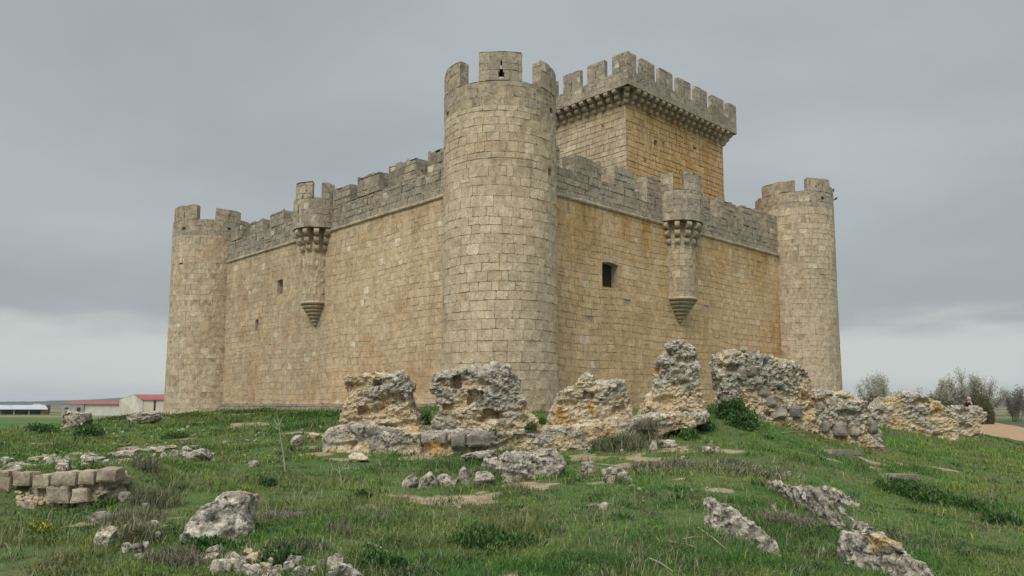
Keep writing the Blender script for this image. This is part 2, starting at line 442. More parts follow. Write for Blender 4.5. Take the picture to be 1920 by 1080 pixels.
# parapet ring on corbels
par = [(KP, E1, -E2, KL1), (KP + E1 * KL1, E2, E1, KL2), (KP + E1 * KL1 + E2 * KL2, -E1, E2, KL1), (KP + E2 * KL2, -E2, -E1, KL2)]
zs_sill, zs_top = 22.1, 23.35
for i, (o, e, n, L) in enumerate(par):
    S = planeS(o, e, n); b = MB()
    if i == 0: sp = [(0, .95), (1.5, 3.05), (3.62, 5.2), (5.85, 7.5), (8.12, 9.7), (10.35, 12.05), (12.7, 13.9)]
    elif i == 3: sp = [(L - 1.3, L), (L - 3.5, L - 1.95), (L - 5.75, L - 4.15), (L - 8., L - 6.45), (L - 10.2, L - 8.7), (0, L - 10.9)]
    else: sp = [(0, 1.)] + [(1.3 + 2.2 * k, 3.2 + 2.2 * k) for k in range(int((L - 2) / 2.2))] + [(L - .9, L)]
    sl = [(((a + c) / 2) - .035, ((a + c) / 2) + .035, 21.65, 21.78) for a, c in sp]
    slab(b, S, 0 if i % 2 == 0 else .0, L, ZK, zs_sill, T=.3, ragged=.05, seed=50 + i, course=.38, bw=.55, ends=(1, 1), joint=.25, holes=sl)
    b.grid([[S(L * k / 20, ZK, d) for k in range(21)] for d in (0, -.3)], .2); b.face([S(0, ZK + .3, -.2), S(L, ZK + .3, -.2), S(L, ZK + .3, -OV - .1), S(0, ZK + .3, -OV - .1)], .2)
    po = b.build('parapet', M_KEEPTOP, keep)
    for a, c in sp:
        mb_ = MB(); mid = (a + c) / 2
        slab(mb_, S, a, c, zs_sill - .03, zs_top + random.uniform(-.05, .05), T=.3, ragged=.1, seed=a + i, course=.37, bw=.5, joint=.25, wave=.02,
             holes=[(mid - .03, mid + .03, zs_sill + .1, zs_sill + .65)] if (c - a) > 1.2 and i in (0, 3) else ())
        mb_.build('merlon', M_KEEPTOP, po)
# roof of the keep behind its parapet
rf = MB(); rf.box(KW + EZ * 20.6, E1, E2, EZ, L1, L2, .7, .3); rf.build('roof', M_CORBEL, keep)

def corbel_mesh(over, height, width, n=3):
    """n quarter-round stones each projecting past the one below; -y is outwards"""
    b = MB(); prof = []
    hh = height / n
    for k in range(n):
        x1 = over * (k + 1) / n; z0 = k * hh; rr = hh * .48
        if k: prof.append((x1 - over / n - .02, z0 + .01))
        for a in range(9):
            t = -math.pi / 2 + a / 8 * math.pi
            prof.append((x1 - rr + rr * math.cos(t), z0 + hh * .5 + rr * math.sin(t)))
    prof.append((over, height - .005))
    # each lobe separately so the joint shows
    for sgn in (-1, 1):
        pts = [Vector((sgn * width / 2, .25, 0))] + [Vector((sgn * width / 2, -x, z)) for x, z in prof] + [Vector((sgn * width / 2, .25, height))]
        b.face(pts if sgn < 0 else pts[::-1], .5)
    rows = [[Vector((s_ * width / 2, -x, z)) for x, z in prof] for s_ in (-1, 1)]
    b.grid(rows, .55)
    b.face([Vector((-width / 2, .25, 0)), Vector((width / 2, .25, 0)), Vector((width / 2, -prof[0][0], prof[0][1])), Vector((-width / 2, -prof[0][0], prof[0][1]))], .5)
    return b
def corbels(parent, base_fn, over, height, width, mat):
    first = None
    for (p, n) in base_fn:
        rot = math.atan2(n.y, n.x) + math.pi / 2
        if first is None:
            first = corbel_mesh(over, height, width).build('corbel', mat, parent, origin=(0, 0, 0)); o = first
        else:
            o = first.copy(); COL.objects.link(o); o.parent = parent
        o.location = Vector(p) - WORLD[parent.name]
        o.rotation_euler = (random.uniform(-.02, .02), 0, rot + random.uniform(-.03, .03))
        s_ = random.uniform(.95, 1.05); o.scale = (s_, 1, 1)
cl = []
for (o, e, n, L) in [(KW, E1, -E2, L1), (KW + E1 * L1, E2, E1, L2), (KW + E1 * L1 + E2 * L2, -E1, E2, L1), (KW + E2 * L2, -E2, -E1, L2)]:
    k = 17 if L > 11.5 else 15
    for i in range(k): 
        if i == 0: cl.append((o + EZ * 20.12, (n - e).normalized()))
        cl.append((o + e * (L * (i + .62) / (k + .24)) + EZ * 20.12, n))
corbels(keep, cl, OV, .98, .31, M_CORBEL)

# ---- bartizans (half-round turrets on the curtain walls)
def bartizan(t, E, Nn, merl, seed, rs=1.08, rt=1.6):
    c = C0 + E * t; phi0 = math.degrees(math.atan2(Nn.y, Nn.x))
    root = empty('bartizan', (c.x, c.y, 5), castle)
    Ss = cylS(c, rs); As = lambda d: R(phi0 + d) * rs
    b = MB(); masonry(b, Ss, As(-98), As(98), 6.45, 11.0, seed=seed, course=.40, bw=.5, proud=.015, wave=0, gap=(.005, .014), joint=.2)
    b.build('shaft', M_KEEPL, root)
    # stepped cone of shrinking roll mouldings
    cn = MB(); n = 7; z = 6.45; rows = []
    for k in range(n):
        r0 = rs * (1.06 - k / n) + .03; h = .215
        for q in range(6):
            tt = q / 5 * math.pi
            rr = r0 - .07 + .07 * math.sin(tt) - .02 * q / 5
            rows.append([Vector((c.x + max(.02, rr) * math.cos(R(phi0 + a)), c.y + max(.02, rr) * math.sin(R(phi0 + a)), z - h * q / 5)) for a in range(-98, 99, 14)])
        z -= h
    cn.grid(rows, lambda: .35 + random.random() * .4)
    cn.build('stepped_base', M_CORBEL, root)
    St = cylS(c, rt); At = lambda d: R(phi0 + d) * rt
    tb = MB(); slab(tb, St, At(-100), At(100), 11.05, 12.95, T=.35, ragged=.08, seed=seed + 2, course=.42, bw=.5, ends=(0, 0), joint=.3,
                    holes=[(At(8) - .04, At(8) + .04, 11.9, 12.5)])
    tb.grid([[c + Vector((q * math.cos(R(phi0 + a)), q * math.sin(R(phi0 + a)), 11.05)) for a in range(-100, 101, 10)] for q in (rs - .1, rt)], .2)
    tb.grid([[c + Vector((q * math.cos(R(phi0 + a)), q * math.sin(R(phi0 + a)), 12.2)) for a in range(-100, 101, 10)] for q in (.02, rt)], .2)
    tb.build('turret', M_PARAR, root)
    for (a, d, z) in merl:
        m2 = MB(); slab(m2, St, At(a), At(d), 12.9, z, T=.35, ragged=.2, seed=a, course=.4, bw=.45); m2.build('merlon', M_PARAR, root)
    cl = []
    for a in (-84, -56, -28, 0, 28, 56, 84):
        n_ = Vector((math.cos(R(phi0 + a)), math.sin(R(phi0 + a)), 0)); cl.append((c + n_ * (rs - .02) + EZ * 9.62, n_))
    corbels(root, cl, rt - rs + .02, 1.42, .30, M_CORBEL)
    return root
bartizan(15.1, E1, -E2, [(-92, -62, 14.0), (-40, 24, 14.05)], 61.)
bartizan(17.2, E2, -E1, [(-5, 45, 14.05), (66, 97, 13.95)], 71., rs=.96, rt=1.6)

# ================================================================== terrain
CPS = [(0,1080,11.5),(480,1080,11.3),(960,1080,11.),(1440,1080,11.5),(1920,1080,13.5),
 (1700,1000,17),(1920,1000,18),(1920,950,23.5),(1920,900,31),(1880,845,44),(1750,835,39),(1700,860,33),(1700,900,27),(1700,950,21.5),
 (1560,840,32),(1640,850,32.5),(1450,785,33.5),(1400,772,34),(1400,800,30.5),(1400,850,25),(1400,900,20.5),(1400,950,17),(1400,1000,14.5),
 (1180,838,27.2),(1300,808,28.4),(1180,870,23.5),(960,845,26.5),(960,870,23.5),(960,920,19),(960,980,15),(960,1030,12.8),
 (600,800,34),(600,835,27),(600,870,23),(600,920,19),(600,980,15),(300,785,50),(300,800,42),(300,830,32),(300,860,25.5),(300,905,20),(300,960,16),(300,1020,13.2),
 (0,805,46),(0,830,34),(0,860,26),(0,1000,13.8),(130,1000,13.8),(120,800,48),
 (375,775,60.5),(500,774,50),(700,772,42),(800,768,36),(1000,772,35),(1240,772,36),(1300,775,38),(1440,768,44),
 (1650,795,42.5),(1790,822,42.5),(1850,822,43.5),(1540,790,40)]
W = [tuple(at(*c)) for c in CPS] + [(0,0,-1.9),(0,6,-2.25),(-6,5,-2.3),(7,5,-2.5),(23,59.5,-.7),(26,62,-1.1),(10,60,-.4),(0,70,-.4),(-25.7,62.6,-.8),(-31,62,-1.3),(-10,55,-.4),(5,46,-.4),
 (-36,56,-2.2),(-45,45,-4),(-62,70,-5),(-62,40,-5),(-35,20,-3.6),(-25,10,-3.6),(46,48,-4.6),(62,70,-5),(44,28,-5),(30,14,-4.8),(0,105,-3.5),(-30,95,-4.5),(32,78,-3.6),(27.2,47.5,-1.25),(30,54,-2.2),(16,11,-3.3),
 (30,40,-2.9)]
W = np.array(W)
def tps(d2): return .5 * d2 * np.log(d2 + 1e-9)
nW = len(W); K = tps(((W[:, None, :2] - W[None, :, :2]) ** 2).sum(-1)) + np.eye(nW) * 2.
Pm = np.c_[np.ones(nW), W[:, :2]]; Am = np.zeros((nW + 3, nW + 3)); Am[:nW, :nW] = K; Am[:nW, nW:] = Pm; Am[nW:, :nW] = Pm.T
sol = np.linalg.solve(Am, np.r_[W[:, 2], 0, 0, 0])
def vnoise(x, y, s, seed):
    rs = np.random.RandomState(seed); T_ = rs.rand(256, 256)
    x = x / s + 1000.; y = y / s + 1000.
    xi = np.floor(x).astype(int); yi = np.floor(y).astype(int); fx = x - xi; fy = y - yi
    fx = fx * fx * (3 - 2 * fx); fy = fy * fy * (3 - 2 * fy)
    g = lambda i, j: T_[(xi + i) % 256, (yi + j) % 256]
    return (g(0,0)*(1-fx)+g(1,0)*fx)*(1-fy)+(g(0,1)*(1-fx)+g(1,1)*fx)*fy
def fbm(x, y, s, seed, o=4):
    a = 0; t = 0; k = 1.
    for i in range(o): a = a + k * vnoise(x, y, s / 2 ** i, seed + i); t += k; k *= .55
    return a / t
def sstep(a, b, x): t = np.clip((x - a) / (b - a), 0, 1); return t * t * (3 - 2 * t)
# retaining wall step on the left: line from (0,.,17.1) to (230,.,17.6)
WA, WB_ = at(-60, 900, 17.2), at(225, 900, 18.2)
def hraw(x, y):
    sh = x.shape; X = x.ravel(); Y = y.ravel(); z = sol[nW] + sol[nW+1]*X + sol[nW+2]*Y
    for i in range(0, len(X), 40000):
        d2 = (X[i:i+40000, None] - W[None, :, 0])**2 + (Y[i:i+40000, None] - W[None, :, 1])**2
        z[i:i+40000] += tps(d2) @ sol[:nW]
    z = z.reshape(sh)
    far = sstep(48, 72, np.hypot((x)*.95, (y - 42)*.9))
    z = z * (1 - far) - 5. * far
    near = 1 - far
    # terrace edge held by the low ashlar wall
    line = WA.y + (x - WA.x) / (WB_.x - WA.x) * (WB_.y - WA.y)
    side = y - line
    m = sstep(WB_.x + 1.2, WB_.x - .6, x) * sstep(-16, -13, x)
    z = z + m * (.5 * sstep(-.15, .25, side) * sstep(6, 1, side) - .22 * sstep(.25, -.15, side) * sstep(-4, -.6, side))
    z = z + near * ((fbm(x, y, 3.2, 3) - .5) * .34 + (fbm(x, y, .8, 9, 3) - .5) * .13)
    return z
fx = np.arange(-50, 56.1, .25); fy = np.arange(2, 100.1, .25)
FX, FY = np.meshgrid(fx, fy); FZ = hraw(FX, FY)
def H(x, y):
    x = np.asarray(x, float); y = np.asarray(y, float)
    u = np.clip((x - fx[0]) / .25, 0, len(fx) - 1.001); v = np.clip((y - fy[0]) / .25, 0, len(fy) - 1.001)
    i = u.astype(int); j = v.astype(int); a = u - i; b = v - j
    return (FZ[j, i]*(1-a)+FZ[j, i+1]*a)*(1-b)+(FZ[j+1, i]*(1-a)+FZ[j+1, i+1]*a)*b
YR = np.r_[np.arange(6, 60, .03), np.arange(60, 99, .2)]
def hit(px, py):
    u, w, h = pd(px, py)
    z = h / w * YR; g = H(u / w * YR, YR); k = np.argmax(z <= g)
    if z[k] > g[k]: k = int(np.argmin(np.abs(z - g)))
    Y = YR[k]; return Vector((u / w * Y, Y, float(H(u / w * Y, Y))))

# bare earth: ellipses given where they show
BARE = [(490,798,100,9),(560,812,70,5),(592,851,70,6),(770,857,70,8),(740,930,120,5),(870,943,180,7),(1000,910,110,16),(1130,900,100,30),(1100,858,60,24),
 (1275,840,100,26),(1215,862,130,10),(1365,845,80,9),(1370,921,110,9),(1635,866,60,6),(1700,872,40,5),(1722,917,24,14),(1625,873,80,5),
 (195,775,100,8),(230,840,60,6),(640,862,50,8),(430,935,50,6),(420,1000,50,10),(1180,873,100,10),(860,848,100,6),(1775,880,50,4),(1120,945,60,5)]
BE = []
for (px, py, w, h) in BARE:
    c = hit(px, py); a_ = hit(px, py - h / 2); b_ = hit(px, py + h / 2)
    BE.append((c.x, c.y, w / 2 / 1440 * c.y, max(.15, abs(a_.y - b_.y) / 2 * .85)))
def bare(x, y):
    v = np.zeros_like(x); wob = (fbm(x, y, .7, 31, 4) - .5) * 3.0
    for (cx, cy, rx, ry) in BE:
        d = np.hypot((x - cx) / rx, (y - cy) / ry)
        v = np.maximum(v, sstep(1.15, .5, d + wob))
    v = np.maximum(v, .9 * sstep(.70, .78, fbm(x, y, 1.5, 44, 4)))
    return v
gx = np.r_[[-6000, -5000, -4000, -2500, -1500, -900, -500, -300, -180, -110, -75, -58], fx, [64, 80, 115, 180, 300, 500, 900, 1500, 2500, 4000, 5000, 6000]]
gy = np.r_[[-300, -60, -15, -3], fy, [108, 125, 150, 190, 250, 350, 500, 800, 1300, 2200, 4000, 6000]]
GX, GY = np.meshgrid(gx, gy)
GZ = np.full(GX.shape, -5.)
GZ[4:4+len(fy), 12:12+len(fx)] = FZ
mask = np.ones(GX.shape, bool); mask[4:4+len(fy), 12:12+len(fx)] = False
GZ[mask] = hraw(GX[mask], GY[mask]) 
me = bpy.data.meshes.new('ground')
nr, nc = GX.shape
V = np.c_[GX.ravel(), GY.ravel(), GZ.ravel()]
i, j = np.meshgrid(np.arange(nr - 1), np.arange(nc - 1), indexing='ij'); a = (i * nc + j).ravel()
Fq = np.c_[a, a + 1, a + 1 + nc, a + nc]
def fastmesh(name, V, Fq, attrs=None, smooth=True):
    me = bpy.data.meshes.new(name); k = Fq.shape[1]
    me.vertices.add(len(V)); me.vertices.foreach_set('co', V.astype(np.float32).ravel())
    me.loops.add(len(Fq) * k); me.loops.foreach_set('vertex_index', Fq.astype(np.int32).ravel())
    me.polygons.add(len(Fq)); me.polygons.foreach_set('loop_start', np.arange(0, len(Fq) * k, k, dtype=np.int32))
    me.polygons.foreach_set('use_smooth', np.full(len(Fq), smooth))
    for nm, (ty, arr) in (attrs or {}).items():
        t = me.attributes.new(nm, ty, 'POINT')
        t.data.foreach_set('color' if ty == 'FLOAT_COLOR' else 'value', np.asarray(arr, np.float32).ravel())
    me.update(calc_edges=True); me.validate(); return me
BV = np.zeros(GX.shape); BV[4:4+len(fy), 12:12+len(fx)] = bare(FX, FY)
me = fastmesh('ground', V, Fq, {'bare': ('FLOAT', BV)})
m = NT('earth_and_turf', .95)
b = m.attr('bare'); p = m.sep()
turf = m.mix(m.rng(m.noise(.5, 5, .6), .35, .65), (.06, .115, .025), (.095, .115, .04))
turf = m.mix(m.rng(m.noise(3., 4, .6), .5, .7), turf, (.035, .055, .018))
turf = m.mix(m.mul(m.rng(m.noise(12., 4, .7), .58, .68), .7), turf, (.20, .16, .10))
soil = m.mix(m.rng(m.noise(2.2, 5, .6), .3, .7), (.37, .28, .18), (.24, .18, .115))
soil = m.mix(m.rng(m.noise(11, 5, .7), .5, .64), soil, (.17, .125, .08))
soil = m.mix(m.mul(m.rng(m.vor(7.), .20, .12), m.rng(m.noise(1.5, 3), .45, .6)), soil, (.55, .50, .40))
bb = m.rng(m.math('ADD', b, m.mul(m.math('SUBTRACT', m.noise(4.5, 6, .7), .5), 1.5)), .3, .75)
c = m.mix(bb, turf, soil)
# the plain: strips of crop, plough and stubble
far = m.rng(p[1], 95, 125)
farx = m.rng(m.math('ABSOLUTE', p[0]), 75, 100)
far = m.math('MAXIMUM', far, farx)
strip = m.noise(1., 2, .4, vec=m.scl((.0016, .0085, 0)))
fld = m.mix(m.rng(strip, .44, .47), (.075, .135, .035), (.20, .15, .085))
fld = m.mix(m.rng(strip, .53, .55), fld, (.065, .085, .04))
fld = m.mix(m.rng(p[1], 240, 262), m.mix(m.rng(p[0], 0, 30), (.06, .12, .022), (.07, .085, .035)), fld)
fld = m.bright(fld, m.rng(m.noise(.03, 5, .6), .3, .7, .8, 1.2))
c = m.mix(far, c, fld)
m.bump(m.noise(7, 6, .65), .6, .06)
me.materials.append(m.done(c))
go = link(bpy.data.objects.new('ground', me), (0, 0, 0)); setp(go, kind='structure')

# ================================================================== weathered rubble: shared displacement
M_RUB = NT('rubble_masonry', .95); m = M_RUB
t = m.attr('tint'); cv = m.attr('crev'); fr = m.attr('fresh')
grey = m.mix(t, (.26, .235, .185), (.56, .505, .405))
grey = m.mix(m.rng(m.noise(5, 6, .7), .52, .62), grey, (.085, .082, .075))
grey = m.mix(m.rng(m.noise(2.4, 5, .7), .56, .66), grey, (.50, .47, .41))
warm = m.mix(t, (.48, .36, .21), (.62, .53, .39))
warm = m.mix(m.rng(m.noise(1.3, 4), .5, .7), warm, (.46, .28, .10))
f_ = m.rng(m.math('ADD', fr, m.mul(m.math('SUBTRACT', m.noise(2., 5, .65), .5), 1.3)), .38, .62)
c = m.mix(f_, grey, warm)
c = m.mix(m.mul(cv, .55), c, m.mix(f_, (.20, .17, .12), (.34, .24, .12)))
fine = m.noise(22, 6, .7)
c = m.bright(c, m.rng(fine, .3, .7, .6, 1.35))
c = m.bright(c, m.rng(m.noise(6, 6, .7), .3, .7, .72, 1.25))
c = m.mix(m.mul(m.rng(m.noise(8, 3), .62, .68), .85), c, (.04, .033, .025))
m.bump(m.math('ADD', m.noise(7, 6, .7), m.mul(fine, .6)), .8, .06)
M_RUB = m.done(c)
M_BLOCK = stone('grey_ashlar', (.17, .165, .15), (.32, .30, .26), grey=.3, lich=.5, white=.1, brown=0)
M_ASHLAR = stone('pale_ashlar', (.36, .30, .21), (.50, .44, .33), grey=.35, lich=.25, brown=.4)

def rough(co, nr, amp=.16, cell=.34, strat=1.5, seed=0., big=.9, freshf=None, ca=1.):
    n = len(co); out = np.empty_like(co); tint = np.empty(n); crev = np.empty(n); fresh = np.empty(n)
    so = Vector((seed * 3.7, seed * 1.3, seed * 5.1))
    for i in range(n):
        p = Vector(co[i]); q = p + so
        w = MN.noise_vector(q * 2.2) * .16
        s = Vector(((q.x + w.x) / cell, (q.y + w.y) / cell, (q.z + w.z) * strat / cell))
        d, pt = MN.voronoi(s)
        d1, d2 = d[0], d[1]
        edge = min(1., (d2 - d1) / .22)
        h = math.sin(pt[0].x * 12.9898 + pt[0].y * 78.233 + pt[0].z * 37.7) * 43758.5453; h -= math.floor(h)
        b1 = MN.noise(q * big); b2 = MN.noise(q * 2.7); b3 = MN.noise(q * 6.5); b4 = MN.noise(q * 14)
        b5 = 1 - abs(MN.noise(q * 4.3)) * 2.2; km = max(.25, min(1., .62 + 1.5 * MN.noise(q * 1.15 + Vector((9, 3, 1))))); edge = 1 - (1 - edge) * km; disp = amp * (.9 * b1 + .55 * b2 + .42 * b3 + .30 * b4 + .22 * (b5 - .5)) + ca * (cell * km * (.42 * (h - .55) * edge) + cell * .15 * (edge - .6))
        uc = MN.noise(Vector((q.x * .9, q.y * .9, q.z * 2.4)) + Vector((5, 5, 5))) - .12
        if uc > 0: disp -= ca * min(.2, uc * .7) * amp / .16; b1 -= uc * 1.2
        out[i] = co[i] + nr[i] * disp
        tint[i] = h; crev[i] = 1 - edge
        fresh[i] = freshf(p, b1, b2) if freshf else .2 - b1 * .5
    return out, tint, crev, fresh

def finish(name, me0, origin, amp, cell, strat, seed, label=None, cat=None, group=None, freshf=None, big=.9, parent=None, mat=None, ca=1.):
    n = len(me0.vertices); co = np.empty(n * 3, np.float32); me0.vertices.foreach_get('co', co); co = co.reshape(-1, 3).astype(float)
    nr = np.empty(n * 3, np.float32); me0.vertex_normals.foreach_get('vector', nr); nr = nr.reshape(-1, 3)
    out, t, c, f = rough(co, nr, amp, cell, strat, seed, big, freshf, ca)
    out -= np.array(tuple(origin))
    me0.vertices.foreach_set('co', out.astype(np.float32).ravel())
    for nm, arr in (('tint', t), ('crev', c), ('fresh', f)):
        a = me0.attributes.new(nm, 'FLOAT', 'POINT'); a.data.foreach_set('value', arr.astype(np.float32))
    me0.update(); me0.materials.clear(); me0.materials.append(mat or M_RUB); me0.name = name
    o = link(bpy.data.objects.new(name, me0), origin, parent)
    return setp(o, label, cat, group)

def ruin(name, label, cat, pts, Y, thick=1.3, slope=0., voxel=.045, amp=.16, cell=.24, strat=1.7, seed=1., fresh_z=None, lean=.0, parent=None, niches=(), fb=1.0, ca=1., name2=None, Y2=None):
    """outline seen from the front, given real depth: three slices, voxel-remeshed, then weathered"""
    P = []
    for (x, y) in pts: P.append(at(x, y, Y + slope * (x - pts[0][0])))
    cx = sum(p.x for p in P) / len(P); zb = min(p.z for p in P); zt = max(p.z for p in P)
    cz = (zb + zt) / 2
    bm = bmesh.new(); layers = []
    for (d, s) in ((0., .93), (.18, 1.), (.7, 1.), (1., .9)):
        layers.append([bm.verts.new((cx + (p.x - cx) * s, p.y + d * thick + lean * max(0, (p.z - zb)) * (1 if d < .5 or lean > .15 else -.6), zb + (p.z - zb) * (1 - (1 - s) * .5))) for p in P])
    n = len(P)
    bm.faces.new(layers[0]); bm.faces.new(layers[-1][::-1])
    for a_, b_ in zip(layers[:-1], layers[1:]):
        for k in range(n): bm.faces.new((a_[k], b_[k], b_[(k + 1) % n], a_[(k + 1) % n]))
    bmesh.ops.recalc_face_normals(bm, faces=bm.faces[:])
    me0 = bpy.data.meshes.new(name); bm.to_mesh(me0); bm.free()
    tmp = bpy.data.objects.new('tmp', me0); COL.objects.link(tmp)
    md = tmp.modifiers.new('r', 'REMESH'); md.mode = 'VOXEL'; md.voxel_size = voxel
    md2 = tmp.modifiers.new('s', 'SMOOTH'); md2.iterations = 3
    dg = bpy.context.evaluated_depsgraph_get(); dg.update()
    me1 = bpy.data.meshes.new_from_object(tmp.evaluated_get(dg))
    bpy.data.objects.remove(tmp); bpy.data.meshes.remove(me0)
    for (a0, b0, a1, b1, dp) in niches:
        p0, p1 = at(a0, b1, Y), at(a1, b0, Y)
        for v in me1.vertices:
            if p0.x < v.co.x < p1.x and p0.z < v.co.z < p1.z and v.co.y < Y + .45: v.co.y += dp
    me1.update()
    fz = fresh_z or (zb + (zt - zb) * .55)
    ff = lambda p, b1, b2: (fb - max(0., min(1., (p.z - zb) / max(.1, fz - zb))) * .62) - b1 * .75 - b2 * .2
    org = Vector((cx, Y + thick / 2, float(H(cx, Y + thick / 2))))
    me1.polygons.foreach_set('use_smooth', [False] * len(me1.polygons))
    return finish(name, me1, org, amp, cell, strat, seed, label, cat, freshf=ff, parent=parent, ca=ca)

RU = 'ruined_wall'
r1 = ruin(RU, 'flat topped stump of rubble wall left of the central one, below the left curtain wall', 'ruin', [(628,812),(638,770),(650,742),(637,718),(645,703),(672,697),(700,694),(740,696),(765,704),(774,725),(768,748),(772,765),(782,785),(785,812)], 26.6, 1.5, seed=1, niches=[(700,712,716,724,.3), (672,762,690,776,.2), (735,742,760,756,.22)])
r1b = ruin('wall_footing', 'stepped footing of grey field stones under the left flat topped stump', 'footing', [(600,858),(604,816),(622,800),(650,796),(700,799),(750,802),(783,800),(792,812),(792,858)], 25.9, 1.3, amp=.08, cell=.55, strat=1., seed=2)
r2 = ruin(RU, 'broad rubble wall stump with a square hole, in front of the big round tower', 'ruin', [(802,830),(816,790),(824,760),(818,742),(803,728),(803,712),(822,700),(845,690),(880,691),(930,685),(960,686),(970,700),(977,725),(988,748),(992,770),(1008,790),(1022,830)], 26.6, 1.5, seed=3, niches=[(848,704,862,728,.4), (880,732,906,756,.3), (830,758,850,770,.2), (905,768,935,782,.22)])
r3 = ruin(RU, 'low double humped rubble stump just right of the big round tower', 'ruin', [(1026,820),(1034,775),(1044,748),(1060,726),(1085,712),(1105,701),(1120,712),(1152,713),(1172,712),(1180,735),(1192,755),(1188,775),(1198,815)], 27.8, 1.3, seed=5, niches=[(1095,735,1112,748,.22), (1150,762,1172,778,.22)])
r2b = ruin('wall_footing', 'long low footing ledge under the stumps right of the big round tower', 'footing', [(786,865),(789,815),(830,808),(900,810),(960,808),(1050,800),(1150,790),(1230,779),(1310,773),(1335,776),(1338,792),(1300,803),(1250,820),(1220,850),(1150,862),(950,865)], 25.6, 1.6, slope=.0045, amp=.09, cell=.3, strat=1.3, seed=4)
r4 = ruin(RU, 'tallest pointed spire of rubble standing below the right hanging turret', 'ruin', [(1203,790),(1213,755),(1228,737),(1233,702),(1236,677),(1252,662),(1250,646),(1268,637),(1290,636),(1305,650),(1313,675),(1311,705),(1317,735),(1326,750),(1328,790)], 29.2, 1.4, seed=6, lean=.06)
r5 = ruin(RU, 'long rubble wall with dark squared blocks, below the right part of the warm curtain wall', 'ruin', [(1352,790),(1353,725),(1350,690),(1349,666),(1362,656),(1385,655),(1402,663),(1440,664),(1470,672),(1502,681),(1521,696),(1528,722),(1526,762),(1548,812),(1440,812)], 31.3, 1.5, slope=.010, seed=7, strat=2.)
r6 = ruin(RU, 'sloping rubble wall end with dark blocks, stepping down the bank right of the castle', 'ruin', [(1520,770),(1530,737),(1560,731),(1600,735),(1626,747),(1634,765),(1646,790),(1655,815),(1664,855),(1620,858),(1560,830),(1515,812)], 33.2, 1.6, seed=8, strat=1.6)
r7 = ruin(RU, 'long humped rubble ruin beyond the bank, in front of the bare trees', 'ruin', [(1630,815),(1622,770),(1650,760),(1665,746),(1690,737),(1712,735),(1740,742),(1770,755),(1785,770),(1802,785),(1805,835),(1700,828)], 41.5, 1.7, seed=9, strat=2.2, voxel=.07)
r8 = ruin(RU, 'end block of rubble wall farthest right, with a person behind it', 'ruin', [(1788,835),(1790,775),(1798,762),(1818,757),(1840,763),(1854,774),(1850,787),(1842,800),(1843,838)], 43.2, 1.5, seed=10, strat=2.2, voxel=.07)
# square putlog hole of the broad stump and squared facing stones
def blocks(parent, lst, Y, mat, dep=.35, slope=0., sink=.08, rnd=.2, nz=.1):
    for (x0, y0, x1, y1) in lst:
        b = MB(); p = at(x0, y1, Y + slope * (x0 - 1350)); q = at(x1, y0, Y + slope * (x0 - 1350))
        w = q.x - p.x; h = q.z - p.z
        # worn block: jittered, subdivided box
        bm = bmesh.new(); bmesh.ops.create_cube(bm, size=1.); bmesh.ops.subdivide_edges(bm, edges=bm.edges[:], cuts=4, use_grid_fill=True)
        for v in bm.verts:
            l = v.co.copy(); r_ = max(abs(l.x), abs(l.z), abs(l.y)); k = 1 - rnd * (sorted((abs(l.x), abs(l.y), abs(l.z)))[1] * 2) ** 4
            l *= k; l = Vector((l.x * w, l.y * dep, l.z * h)); l += MN.noise_vector(Vector((l.x * 3 + x0, l.y * 3, l.z * 3 + y0))) * nz; v.co = l
        me = bpy.data.meshes.new('facing_stone'); bm.to_mesh(me); bm.free(); me.materials.append(mat)
        a = me.attributes.new('tint', 'FLOAT', 'FACE'); a.data.foreach_set('value', [random.random()] * len(me.polygons))
        c = Vector(((p.x + q.x) / 2, p.y + dep * .5 + sink, (p.z + q.z) / 2 + random.uniform(-.04, .04)))
        link(bpy.data.objects.new('facing_stone', me), c, parent)
blocks(r5, [(1383,686,1402,708),(1404,686,1422,706),(1410,704,1432,722),(1424,722,1442,742),(1436,742,1460,764),(1448,764,1478,786),(1480,760,1506,786),(1356,745,1385,775)], 31.15, M_BLOCK, slope=.010)
blocks(r6, [(1536,752,1548,768),(1558,748,1572,766),(1566,794,1594,818),(1598,800,1616,818),(1634,790,1648,812),(1545,792,1558,812)], 33.0, M_BLOCK)
blocks(r4, [(1291,740,1326,772),(1298,722,1320,742)], 29.2, M_CORBEL, .5)
blocks(r1b, [(606,806,628,834),(630,800,652,828),(654,801,678,824),(680,800,702,826),(706,806,752,832)], 25.75, M_BLOCK, .5, sink=.14)
blocks(r2b, [(790,812,816,836),(822,811,838,836),(844,810,872,840),(876,812,918,840)], 25.5, M_BLOCK, .5, sink=.14)

